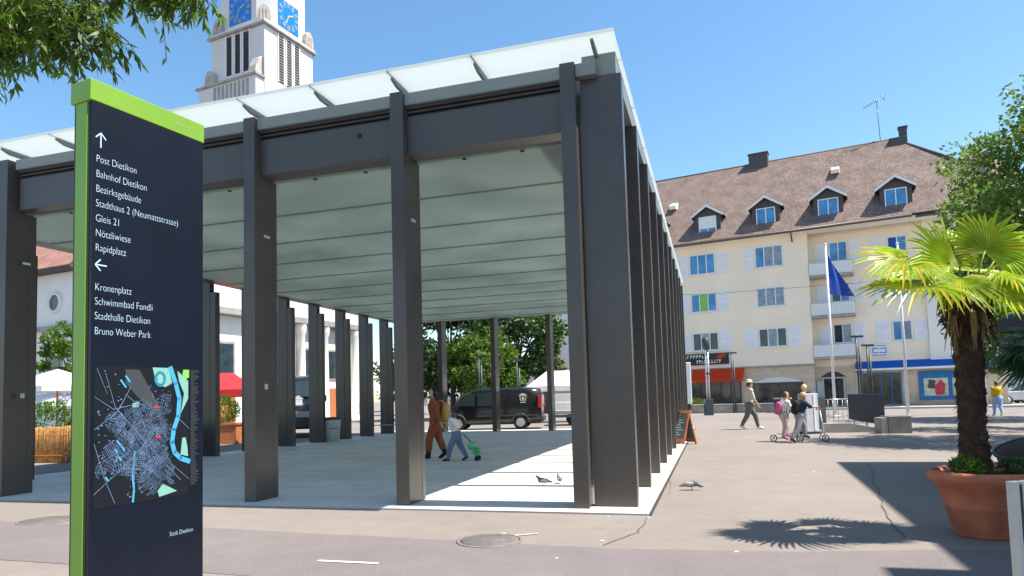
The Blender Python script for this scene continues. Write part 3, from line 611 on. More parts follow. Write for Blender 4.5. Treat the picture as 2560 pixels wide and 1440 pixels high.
# hip slope falling away to the right of the ridge end
hip = MB(); hip.add([(XE, YR, ZR + 0.1), (19.1, Y0 + sl_len * 0.56 * math.cos(ang), Z0 + 0.2 + sl_len * 0.56 * math.sin(ang)), (19.3, 12.0, 13.2), (XE - 0.5, 12.0, 13.2)], [(0, 1, 2), (0, 2, 3)]); hip.build('hip_slope', M_cladding, hs)
b = MB(); b.box(XE - 0.35, YR - 0.75, ZR - 0.75, XE + 0.85, YR + 0.1, ZR - 0.02); b.build('ridge_cheek', M_cladding, hs, bevel=0.02)
ridge = MB(); ridge.tube([(S0 - 0.5, YR, ZR + 0.08), (XE, YR, ZR + 0.08)], 0.13, 8); ridge.tube([(XE, YR, ZR + 0.08), (19.05, Y0 + sl_len * 0.57 * math.cos(ang), Z0 + .28 + sl_len * 0.57 * math.sin(ang))], 0.12, 8); ridge.build('ridge_tiles', M_cladding, hs)
# wing gable roof rising behind the valley
wv = MB()
wv.add([(19.05, 2.9, 17.1), (18.0, 0.12, 13.3), (21.6, -0.05, 13.22), (21.9, -0.05, 13.3), (20.3, 3.1, 18.3), (20.3, 11, 18.3), (19.05, 11, 17.1), (23.2, 11, 15.5), (23.2, 3.3, 15.5)], [(0, 1, 2, 4), (0, 4, 5, 6), (4, 2, 3, 8), (4, 8, 7, 5)]); wv.build('wing_roof', M_tile, hs)
gt = MB(); gt.tube([(S0 - 0.4, Y0 - 0.06, Z0 + 0.06), (16.2, Y0 - 0.06, Z0 + 0.06)], 0.11, 8); gt.tube([(16.4, Y0 + 0.1, Z0 - 0.02), (21.4, Y0 + 0.1, Z0 - 0.02)], 0.10, 8); gt.build('gutter', M_gutter, hs)
hbox('soffit', M_palecream, S0 - 0.4, -0.70, Z0 - 0.06, 21.3, -0.003, Z0 + 0.04)
hbox('soffit', M_palecream, S1 + 0.01, -0.001, Z0 - 0.062, 21.3, 0.74, Z0 + 0.038)
dp = MB(); dp.tube([(8.55, -0.75, 13.0), (8.55, -0.5, 12.7), (8.55, -0.12, 12.35)], 0.06, 8); dp.build('downpipe', M_gutter, hs)
# windows
def casement(x0, x1, z0, z1, n, panes, y=0.0, par=None):
    w = MB(); fr = 0.07
    w.box(x0, y - 0.06, z0, x1, y - 0.003, z0 + fr); w.box(x0, y - 0.06, z1 - fr, x1, y - 0.003, z1)
    for i in range(n + 1):
        xc = x0 + (x1 - x0) * i / n; wd = fr if 0 < i < n else fr
        xa = max(x0, min(x1 - wd, xc - wd / 2)); w.box(xa, y - 0.061, z0 + fr - 0.004, xa + wd, y - 0.004, z1 - fr + 0.004)
    w.box(x0 - 0.08, y - 0.14, z0 - 0.07, x1 + 0.08, y - 0.004, z0 - 0.004)
    f = w.build('window', M_white, par or hs)
    for i in range(n):
        xa = x0 + (x1 - x0) * i / n + 0.02; xb = x0 + (x1 - x0) * (i + 1) / n - 0.02
        p = MB(); p.box(xa, y - 0.03, z0 + 0.05, xb, y - 0.015, z1 - 0.05); p.build('pane', panes[i % len(panes)], f)
    return f
def shutter(x0, x1, z0, z1, y=0.0):
    b = MB(); b.box(x0, y - 0.05, z0, x1, y - 0.008, z1, 0)
    for i in range(2):
        za = z0 + 0.1 + i * (z1 - z0 - 0.1) / 2; zb = za + (z1 - z0 - 0.3) / 2
        k = 7
        for j in range(k): b.hexa([(x0 + .1, y - .075, za + (zb - za) * j / k), (x1 - .1, y - .075, za + (zb - za) * j / k), (x1 - .1, y - .0505, za + (zb - za) * j / k + .03), (x0 + .1, y - .0505, za + (zb - za) * j / k + .03),
                                   (x0 + .1, y - .075, za + (zb - za) * j / k + .02), (x1 - .1, y - .075, za + (zb - za) * j / k + .02), (x1 - .1, y - .0505, za + (zb - za) * j / k + .07), (x0 + .1, y - .0505, za + (zb - za) * j / k + .07)], 0)
    b.build('shutter', M_shutter, hs)
W, C2, DK = M_skywin, M_win2, M_win3
M_greenpane = mat('green_pane', (0.20, 0.50, 0.06), 0.3)
rows = [(10.67, 12.27), (7.70, 9.14), (4.66, 6.06)]
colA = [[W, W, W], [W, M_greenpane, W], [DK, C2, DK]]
colB = [[M_skywin, C2, C2], [C2, C2, C2], [DK, C2, DK]]
for (z0, z1), pa, pb in zip(rows, colA, colB):
    casement(0.95, 2.92, z0, z1, 3, pa); shutter(-0.02, 0.83, z0 - .05, z1 + .02); shutter(3.05, 3.85, z0 - .05, z1 + .02)
    casement(5.88, 7.85, z0, z1, 3, pb)
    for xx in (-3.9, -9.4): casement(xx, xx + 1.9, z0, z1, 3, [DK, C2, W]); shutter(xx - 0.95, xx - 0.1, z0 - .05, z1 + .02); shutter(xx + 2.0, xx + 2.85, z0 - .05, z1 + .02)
shutter(4.98, 5.72, 10.62, 12.29); shutter(4.95, 5.76, 4.6, 6.1); shutter(7.98, 8.78, 4.6, 6.1)
for i, (z0, z1) in enumerate([(10.66, 12.15), (7.72, 9.1), (4.7, 6.1)]):
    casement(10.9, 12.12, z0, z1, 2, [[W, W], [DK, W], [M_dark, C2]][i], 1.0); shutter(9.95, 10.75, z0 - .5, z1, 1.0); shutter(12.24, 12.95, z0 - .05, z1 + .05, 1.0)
    zf = z0 - 1.15                                               # balcony
    bal = hbox('balcony', M_concrete, S1 + 0.02, -0.12, zf, 12.42, 0.995, zf + 0.13)
    pb = MB()
    for k in range(17): pb.box(S1 + 0.05 + k * 0.166, -0.10, zf + 0.18, S1 + 0.05 + k * 0.166 + 0.14, -0.07, zf + 1.02)
    for k in range(6): pb.box(12.37, -0.05 + k * 0.166, zf + 0.18, 12.40, 0.09 + k * 0.166, zf + 1.02)
    pb.build('balcony_panel', M_white, bal)
    rr = MB(); rr.box(S1 + 0.02, -0.13, zf + 1.03, 12.43, -0.06, zf + 1.09); rr.box(12.36, -0.055, zf + 1.03, 12.43, 0.99, zf + 1.09)
    for k in range(5): rr.box(S1 + 0.04 + k * 0.69, -0.06, zf + 0.131, S1 + 0.08 + k * 0.69, -0.03, zf + 1.03)
    rr.build('balcony_rail', M_galv, bal)
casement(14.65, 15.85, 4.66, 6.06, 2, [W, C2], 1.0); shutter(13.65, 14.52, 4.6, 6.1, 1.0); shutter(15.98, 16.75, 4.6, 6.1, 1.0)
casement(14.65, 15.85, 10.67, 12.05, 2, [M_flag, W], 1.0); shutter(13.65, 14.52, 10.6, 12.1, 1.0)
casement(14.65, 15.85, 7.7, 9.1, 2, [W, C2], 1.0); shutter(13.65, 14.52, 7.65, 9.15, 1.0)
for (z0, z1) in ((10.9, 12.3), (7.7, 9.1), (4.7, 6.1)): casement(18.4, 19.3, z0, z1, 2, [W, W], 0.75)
# dormers
M_blind = M_white
for i, x in enumerate((2.48, 6.80, 11.08, 15.35, -1.95, -6.2)):
    w, zb, zt = 0.98, 13.55, 15.35; yf = 0.10
    d = MB(); yb = 3.2
    d.prism([(x - w, yf, zb - 0.05), (x + w, yf, zb - 0.05), (x + w, yf, zt), (x, yf, zt + 0.62), (x - w, yf, zt)], (0, yb, 0)); d = d.build('dormer', M_cladding, hs)
    r1 = MB(); ov = 0.28
    for sg in (-1, 1):
        a = (x, zt + 0.72); e = (x + sg * (w + ov), zt - 0.13)
        r1.prism([(a[0], yf - 0.35, a[1]), (e[0], yf - 0.35, e[1]), (e[0], yf - 0.35, e[1] + 0.10), (a[0], yf - 0.35, a[1] + 0.12)], (0, yb + 0.3, 0))
    r1.build('dormer_roof', M_tile, d)
    bb = MB()
    for sg in (-1, 1):
        a = (x, zt + 0.72); e = (x + sg * (w + ov), zt - 0.13)
        bb.prism([(a[0], yf - 0.39, a[1] - 0.14), (e[0], yf - 0.39, e[1] - 0.13), (e[0], yf - 0.39, e[1] + 0.07), (a[0], yf - 0.39, a[1] + 0.08)], (0, 0.036, 0))
    bb.build('bargeboard', M_white, d)
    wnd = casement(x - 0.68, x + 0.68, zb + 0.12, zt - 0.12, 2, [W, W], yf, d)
    if i == 0: bl = MB(); bl.box(x - 0.66, yf - 0.075, zb + 0.72, x + 0.66, yf - 0.064, zt - 0.14); bl.build('roller_blind', M_white, wnd)
# chimneys, vents and aerial
for (x, v, wx, wy, hh) in ((5.75, sl_len - 0.35, 1.5, 0.8, 1.0), (16.3, sl_len - 0.15, 0.55, 0.6, 1.35)):
    yy, zz = onroof(v); yy = min(yy, YR)
    if x > 16: yy, zz = YR + 0.6, ZR - 0.35
    c = hbox('chimney', M_cladding, x - wx / 2, yy - wy / 2, zz - 0.9, x + wx / 2, yy + wy / 2, zz + hh, 0.01)
    q = MB(); q.box(x - wx / 2 - 0.06, yy - wy / 2 - 0.06, zz + hh + 0.002, x + wx / 2 + 0.06, yy + wy / 2 + 0.06, zz + hh + 0.1); q.build('chimney_cap', M_cladding, c)
for (x, v) in ((11.55, sl_len * 0.62), (-0.75, sl_len * 0.48)):
    yy, zz = onroof(v); b = MB(); b.prism([(x - .28, yy - .35, zz + .25), (x - .28, yy - .35, zz + .55), (x - .28, yy + .5, zz + .95), (x - .28, yy + .5, zz + .3)], (.56, 0, 0)); b.build('roof_vent', M_palecream, hs)
an = MB(); ax, ay = 14.75, YR
an.tube([(ax, ay, ZR), (ax - 0.1, ay, ZR + 3.5)], 0.03, 6)
an.tube([(ax - 1.0, ay - 0.2, ZR + 2.95), (ax + 0.45, ay + 0.1, ZR + 3.65)], 0.022, 6)
for k in range(7):
    t = k / 6; p = Vector((ax - 1.0, ay - 0.2, ZR + 2.95)).lerp(Vector((ax + 0.45, ay + 0.1, ZR + 3.65)), t); an.tube([p + Vector((0, -0.3, 0.05)), p + Vector((0, 0.3, -0.05))], 0.012, 5)
an.tube([(ax + 0.25, ay, ZR + 3.8), (ax + 0.45, ay, ZR + 3.3)], 0.03, 5)
an.build('roof_aerial', M_steelframe, hs)
# ground floor: shop with orange awning
def awning(x0, x1, zt, zb, y0, out, m, name='awning', vm=None):
    b = MB(); b.prism([(x0, y0, zt), (x0, y0 - out, zb), (x0, y0 - out, zb - 0.03), (x0, y0, zt - 0.03)], (x1 - x0, 0, 0)); a = b.build(name, m, hs)
    v = MB(); v.box(x0, y0 - out - 0.03, zb - 0.13, x1, y0 - out - 0.002, zb + 0.0); v.build('valance', vm or m, a)
    for xx in (x0 + 0.05, x1 - 0.05): q = MB(); q.tube([(xx, y0, zb - 0.1), (xx, y0 - out + 0.04, zb - 0.06)], 0.025, 6); q.build('awning_arm', M_galv, a)
    return a
awning(0.85, 4.75, 3.2, 2.3, -0.065, 1.0, M_orange, vm=M_orange)
def shopfront(x0, x1, z0, z1, fm, y, nd, gm):
    b = MB(); t = 0.09
    b.box(x0, y - 0.09, z0, x0 + t, y - 0.004, z1); b.box(x1 - t, y - 0.09, z0, x1, y - 0.004, z1); b.box(x0 + t - .002, y - 0.091, z1 - t, x1 - t + .002, y - 0.005, z1 - .001); b.box(x0 + t - .002, y - 0.091, z0 + .001, x1 - t + .002, y - 0.005, z0 + t)
    for i in range(1, nd): xx = x0 + (x1 - x0) * i / nd; b.box(xx - 0.035, y - 0.085, z0 + t - .002, xx + 0.035, y - 0.006, z1 - t + .002)
    f = b.build('shopfront', fm, hs)
    for i in range(nd): p = MB(); p.box(x0 + (x1 - x0) * i / nd + 0.04, y - 0.05, z0 + 0.05, x0 + (x1 - x0) * (i + 1) / nd - 0.04, y - 0.03, z1 - 0.05); p.build('glass', gm, f)
    return f
M_shopglass = mat('shop_glass', (0.05, 0.045, 0.042), 0.1, vary=0.7, scale=2.2, spec=0.6)
shopfront(0.6, 4.4, 0.35, 2.5, M_cladding, 0.118, 5, M_shopglass)
shopfront(5.25, 8.75, 0.35, 2.0, M_cladding, 0.118, 3, M_shopglass)
ac = MB(); ac.prism([(5.25 + 3.5 * k / 12, 0.11, 2.02 + 0.38 * math.sin(math.pi * k / 12)) for k in range(13)], (0, -0.06, 0)); ac.build('arch_panel', M_offwhite, hs)
dfr = shopfront(10.0, 11.45, 0.05, 2.25, M_galv, 0.848, 2, M_shopglass)
ac = MB(); ac.prism([(9.9 + 1.65 * k / 12, 0.84, 2.27 + 0.40 * math.sin(math.pi * k / 12)) for k in range(13)], (0, -0.05, 0)); ac.build('door_arch', M_groove, hs)
hbox('letter_boxes', M_plate, 9.62, 0.70, 0.9, 10.0 - 0.01, 0.846, 2.0)
awning(12.2, 20.6, 3.28, 2.74, 0.84, 0.75, M_blue, vm=M_white)
shopfront(12.5, 15.0, 0.02, 2.42, M_blueframe, 0.848, 4, M_shopglass)
f = shopfront(16.0, 19.7, 0.48, 2.44, M_blueframe, 0.848, 2, M_blueframe)
M_poster = mat('poster_pale', (0.55, 0.58, 0.42), 0.6, vary=0.3, scale=4)
M_posterred = mat('poster_red', (0.55, 0.04, 0.07), 0.6, vary=0.3, scale=5)
for (x0, x1, mm) in ((16.3, 17.7, M_poster), (17.95, 19.4, M_poster)): p = MB(); p.box(x0, 0.775, 0.75, x1, 0.80, 1.95); p.build('poster', mm, f)
p = MB(); p.poly([(16.95, 0.770, 0.80), (17.45, 0.770, 0.80), (17.55, 0.770, 1.5), (17.3, 0.770, 1.85), (16.9, 0.770, 1.4)]); p.build('poster', M_posterred, f)
p = MB(); p.poly([(16.5, 0.772, 1.3), (16.9, 0.772, 1.2), (17.0, 0.772, 1.8), (16.6, 0.772, 1.88)]); p.build('poster', M_cladding, f)
hbox('wall_fan', M_darkpanel, 20.1, 0.68, 2.1, 20.8, 0.846, 2.4)
# shop signs: strokes stand for writing too small to read
def strokes(mb, x0, x1, z0, z1, y, n):
    w = (x1 - x0) / n
    for i in range(n):
        xa = x0 + i * w; k = random.random()
        mb.box(xa, y - 0.01, z0, xa + w * 0.22, y, z1)
        if k < 0.7: mb.box(xa + w * 0.225, y - 0.01, z0 if k < 0.3 else (z0 + z1) / 2, xa + w * 0.65, y, (z0 if k < 0.3 else (z0 + z1) / 2) + (z1 - z0) * 0.22)
        if k > 0.35: mb.box(xa + w * 0.225, y - 0.01, z1 - (z1 - z0) * 0.2, xa + w * 0.7, y, z1)
sg_ = hbox('shop_sign', M_dark, 0.1, -0.16, 3.55, 3.62, -0.004, 4.42)
b = MB(); strokes(b, 0.25, 2.3, 4.08, 4.32, -0.161, 9); strokes(b, 1.2, 3.1, 3.66, 3.92, -0.161, 10); b.build('sign_lettering', M_white, sg_)
b = MB(); b.prism([(2.7, -0.162, 4.05), (3.0, -0.162, 4.0), (3.45, -0.162, 4.2), (3.3, -0.162, 4.38), (2.9, -0.162, 4.3)], (0, -0.01, 0)); b.build('sign_emblem', M_orange, sg_)
sg_ = hbox('shop_sign', M_white, 13.2, 0.86, 3.55, 14.32, 0.995, 4.5)
b = MB(); strokes(b, 13.3, 14.2, 4.32, 4.42, 0.858, 14); strokes(b, 13.3, 14.2, 3.63, 3.74, 0.858, 16)
for (xa, xb) in ((13.32, 13.72), (13.8, 14.2)):
    b.box(xa, 0.848, 3.85, xb, 0.858, 3.9); b.box(xa, 0.848, 4.15, xb, 0.858, 4.2); b.box(xa if xa < 13.5 else xb - 0.05, 0.8475, 3.9, (xa if xa < 13.5 else xb - 0.05) + 0.05, 0.8575, 4.15)
b.build('sign_lettering', M_blue, sg_)

# ------------------------------------------------------------------ background buildings
def far_block(name, label, loc, rz, w, d, h, wm, rm, nx, nz, hip=True, rh=3.0):
    t = thing(name, label, 'building', loc, rz)
    b = MB(); b.box(0, 0, 0, w, d, h); b.build('wall', wm, t)
    r = MB(); e = 0.7
    r.add([(-e, -e, h), (w + e, -e, h), (w + e, d + e, h), (-e, d + e, h), (d * .45, d / 2, h + rh), (w - d * .45, d / 2, h + rh)], [(0, 1, 5, 4), (2, 3, 4, 5), (1, 2, 5), (3, 0, 4), (3, 2, 1, 0)]); r.build('roof', rm, t)
    for i in range(nx):
        for j in range(nz):
            x = w * (i + 0.5) / nx; z = 1.0 + j * 2.9
            f = MB(); f.box(x - 0.6, -0.07, z, x + 0.6, -0.003, z + 1.4); f = f.build('window', M_white, t); p = MB(); p.box(x - 0.52, -0.09, z + 0.08, x + 0.52, -0.071, z + 1.32); p.build('pane', M_win2, f)
    return t
far_block('brick_house', 'red brick house with dark hipped roof behind the trees beyond the pavilion', (2.9, 62, 0), R(-5), 12, 9, 9.0, M_brick, M_cladding, 4, 3)
far_block('office_block', 'low pale block far behind the church columns', (-16, 92, 0), R(8), 22, 10, 6.0, M_farwall, M_greystone, 7, 2, rh=1.0)
far_block('street_house', 'pale house far down the street at the right edge behind parked cars', (43, 60, 0), R(-20), 22, 10, 9.0, M_offwhite, M_redtile, 7, 3)
far_block('side_house', 'cream house with brown roof behind the church end', (-60, 60, 0), R(20), 25, 10, 9.0, M_cream, M_tile, 8, 3)
# unseen building guessed from its shadow, added only to cast it over the square
rb_ = thing('shadow_caster_building', 'unseen pale building right of the terrace, added to cast the long shadow', 'building', (0, 0, 0))
A0, B0 = Vector((11.09, 11.84)), Vector((8.24, 3.89)); dd = (B0 - A0).normalized(); nn = Vector((-dd.y, dd.x))
if nn.x < 0: nn = -nn
def ext(p): return [(q.x, q.y, 0) for q in p]
b = MB(); b.prism([(q.x, q.y, 0.0) for q in (A0, B0, B0 + nn * 8, A0 + nn * 8)], (0, 0, 9.0)); b.build('wall', M_offwhite, rb_)
C0 = B0 - nn * 0.55 + dd * 0.003; D0 = C0 + dd * 9.0
b = MB(); b.prism([(q.x, q.y, 0.0) for q in (C0, D0, D0 + nn * 8, C0 + nn * 8)], (0, 0, 9.05)); b.build('wall', M_offwhite, rb_)
for i in range(3):
    for z0 in (0.9, 4.2):
        p = A0 + dd * (1.2 + i * 2.4) - nn * 0.01; q = p + dd * 1.2
        f = MB(); f.prism([(p.x, p.y, z0), (q.x, q.y, z0), (q.x, q.y, z0 + 1.7), (p.x, p.y, z0 + 1.7)], (-nn.x * 0.04, -nn.y * 0.04, 0)); f.build('window', M_win3, rb_)

# ------------------------------------------------------------------ foliage helpers
def leaf_mesh(name, pts, dirs, L, Wd, m, parent=None, fold=0.0, loc=None):
    """diamond leaves at pts pointing along dirs"""
    n = len(pts); pts = np.asarray(pts, float); dirs = np.asarray(dirs, float); dirs /= np.linalg.norm(dirs, axis=1)[:, None] + 1e-9
    r = rng.normal(size=(n, 3)); side = np.cross(dirs, r); side /= np.linalg.norm(side, axis=1)[:, None] + 1e-9
    nrm = np.cross(dirs, side)
    ln = L * rng.uniform(0.65, 1.25, (n, 1)); wd = Wd * rng.uniform(0.7, 1.2, (n, 1))
    v = np.empty((n, 4, 3)); v[:, 0] = pts; v[:, 1] = pts + dirs * ln * 0.45 + side * wd * 0.5 + nrm * wd * fold
    v[:, 2] = pts + dirs * ln; v[:, 3] = pts + dirs * ln * 0.45 - side * wd * 0.5 + nrm * wd * fold
    me = bpy.data.meshes.new(name); me.vertices.add(n * 4); me.vertices.foreach_set('co', v.reshape(-1))
    me.loops.add(n * 4); me.loops.foreach_set('vertex_index', np.arange(n * 4, dtype=np.int32))
    me.polygons.add(n); me.polygons.foreach_set('loop_start', np.arange(0, n * 4, 4, dtype=np.int32)); me.polygons.foreach_set('loop_total', np.full(n, 4, dtype=np.int32))
    me.update(); me.validate(); me.materials.append(m)
    o = bpy.data.objects.new(name, me); COL.objects.link(o)
    if parent: o.parent = parent
    if loc: o.location = loc
    return o
def tree(label, loc, h, rx, rz_, zc, n, L, m, seed, name='tree', group=None, trunk_r=0.22, squash=1.0, clumps=40, wd=0.6):
    rr = np.random.default_rng(seed); rd_ = random.Random(seed)
    t = thing(name, label, 'tree', loc, 0, group)
    b = MB(); b.tube([(0, 0, 0), (0.05, 0, zc * 0.35), (-0.04, 0.05, zc * 0.7), (0, 0, zc + rz_ * 0.5)], [trunk_r, trunk_r * .8, trunk_r * .55, trunk_r * .15], 10)
    cs = []
    for k in range(clumps):
        a = rr.uniform(0, 2 * np.pi); el = np.arcsin(rr.uniform(-0.85, 1)); rad = rr.uniform(0.45, 1.0) ** 0.6
        c = np.array([rx * rad * np.cos(el) * np.cos(a), rx * squash * rad * np.cos(el) * np.sin(a), zc + rz_ * rad * np.sin(el)]); cs.append((c, rr.uniform(0.20, 0.36) * rx))
        if k % 2 == 0:
            st_ = Vector((0, 0, zc * 0.5 + rd_.uniform(0, 0.4) * zc)); en = Vector(c); mid = st_.lerp(en, 0.5) + Vector((0, 0, 0.15 * rz_)); b.tube([st_, mid, en], [trunk_r * .35, trunk_r * .2, trunk_r * .05], 6)
    b.build('trunk', M_bark, t)
    pts = []; dirs = []
    for (c, r_) in cs:
        k = int(n / clumps); q = rr.normal(size=(k, 3)); q /= np.linalg.norm(q, axis=1)[:, None]
        q *= (rr.uniform(0.25, 1, (k, 1)) ** 0.5) * r_ * np.array([1, 1, 0.75]); pts.append(c + q); d = q / r_ + rr.normal(size=(k, 3)) * 0.5 + np.array([0, 0, -0.25]); dirs.append(d)
    leaf_mesh('crown', np.concatenate(pts), np.concatenate(dirs), L, L * wd, m, t, fold=0.1)
    return t
# trees behind the pavilion
TG = 'trees beyond the pavilion'
tree('tall dark green tree behind the black van, left of the rear posts', (-4.0, 50, 0), 11, 3.9, 4.4, 5.6, 9000, 0.42, M_leafC, 1, group=TG)
tree('bright green lower tree directly behind the van roof', (-1.6, 46.5, 0), 7, 2.5, 2.6, 3.6, 7000, 0.30, M_leafA, 2, group=TG)
tree('wide leafy green tree behind the van at right, beside the brick house', (1.0, 50, 0), 10, 3.2, 4.0, 5.2, 9000, 0.38, M_leafB, 3, group=TG)
tree('far green tree between the church end and the rear posts', (-9.5, 70, 0), 8, 3.5, 3, 4, 4000, 0.4, M_leafB, 4, group=TG)
# plaza tree at right whose shadow crosses the square
tree('large green plaza tree behind the palm at the right edge', (14.55, 16.2, 0), 10, 2.9, 2.8, 6.1, 34000, 0.14, M_leafP, 5, group='plaza trees at the right', trunk_r=0.16, clumps=75)
tree('leafy plaza tree partly cut by the right edge, nearest the house', (21.5, 27, 0), 11, 3.4, 3.6, 6.0, 14000, 0.24, M_leafB, 6, group='plaza trees at the right', clumps=50)
tree('bright leafy bush tree behind the dark parasol', (16.5, 21.0, 0), 4, 1.9, 2.0, 3.4, 8000, 0.15, M_leafA, 8, group='plaza trees at the right', trunk_r=0.07, clumps=24)
tree('young bright green tree behind the white parasols', (-16.6, 26, 0), 4, 1.1, 1.3, 3.4, 3500, 0.16, M_leafA, 9, trunk_r=0.06, clumps=20)
def shrub(label, loc, rx, rz_, n, L, m, seed, name='shrub', cat='shrub', group=None):
    rr = np.random.default_rng(seed); t = thing(name, label, cat, loc, 0, group)
    b = MB()
    for k in range(6): a = k; b.tube([(0, 0, 0), (0.5 * rx * math.cos(a), 0.5 * rx * math.sin(a), rz_)], [0.02, 0.006], 5)
    b.build('stems', M_bark, t)
    q = rr.normal(size=(n, 3)); q /= np.linalg.norm(q, axis=1)[:, None]; q *= rr.uniform(0.4, 1, (n, 1)) ** 0.5
    leaf_mesh('foliage', q * np.array([rx, rx, rz_]) + np.array([0, 0, rz_]), q + rr.normal(size=(n, 3)) * 0.5 + np.array([0, 0, .3]), L, L * 0.5, m, t, fold=0.1); return t
# near tree: overhanging branches with narrow leaves, top left
nt_ = thing('overhanging_tree', 'tree with long narrow hanging leaves reaching in above the stele', 'tree', (-6.6, 6.2, 0))
o0 = Vector((-6.6, 6.2, 0)); b = MB()
b.tube([(0, 0, 0), (0.05, 0, 2.2), (0.2, -0.1, 4.4), (0.5, -0.2, 6.5)], [0.20, 0.17, 0.12, 0.05], 10)
pts = []; dirs = []
twigs = []
def bough(a, e, n, spread, dens):
    a = Vector(a) - o0; e = Vector(e) - o0; mid = a.lerp(e, 0.5) + Vector((0, 0, 0.35)); b.tube([a, mid, e], [0.045, 0.028, 0.006], 6)
    for k in range(n):
        t = 1.02 - 0.72 * random.random() ** 1.5; p = (a * (1 - t) ** 2 + mid * 2 * t * (1 - t) + e * t * t)
        q = p + Vector((random.gauss(0, spread), random.gauss(0, spread), random.gauss(-0.10, spread * 0.8)))
        b.tube([p, p.lerp(q, .5) + Vector((0, 0, .04)), q], [0.008, 0.005, 0.002], 4)
        for j in range(dens):
            s_ = j / dens; c = p.lerp(q, 0.35 + 0.65 * s_); ax_ = (q - p).normalized() if (q - p).length > 1e-4 else Vector((1, 0, 0))
            d = ax_ * 0.55 + Vector((random.gauss(0, .55), random.gauss(0, .55), random.gauss(-0.55, .35))); pts.append(c[:]); dirs.append(d[:])
trk = (-6.3, 6.0, 4.6)
for (e, n, sp, dn) in (((-3.75, 4.8, 4.45), 60, 0.20, 16), ((-3.40, 4.9, 4.50), 66, 0.19, 16), ((-3.10, 5.0, 4.42), 66, 0.17, 16), ((-2.95, 5.0, 4.28), 46, 0.12, 16), ((-3.55, 5.0, 4.22), 50, 0.14, 16), ((-3.20, 5.0, 4.20), 46, 0.13, 16),
                       ((-3.3, 5.2, 4.9), 60, 0.24, 14), ((-2.62, 5.05, 4.60), 46, 0.11, 16), ((-2.30, 5.0, 4.58), 60, 0.10, 16), ((-3.85, 5.0, 4.28), 50, .15, 16), ((-4.4, 5.2, 4.7), 50, 0.25, 13), ((-4.2, 6.3, 5.9), 50, 0.45, 12), ((-3.0, 6.0, 5.7), 50, 0.4, 12), ((-5.5, 7.6, 5.8), 40, 0.5, 12)):
    bough(trk, e, n, sp, dn)
b.build('trunk', M_bark, nt_)
leaf_mesh('crown', pts, dirs, 0.115, 0.027, M_leafN, nt_, fold=0.12)

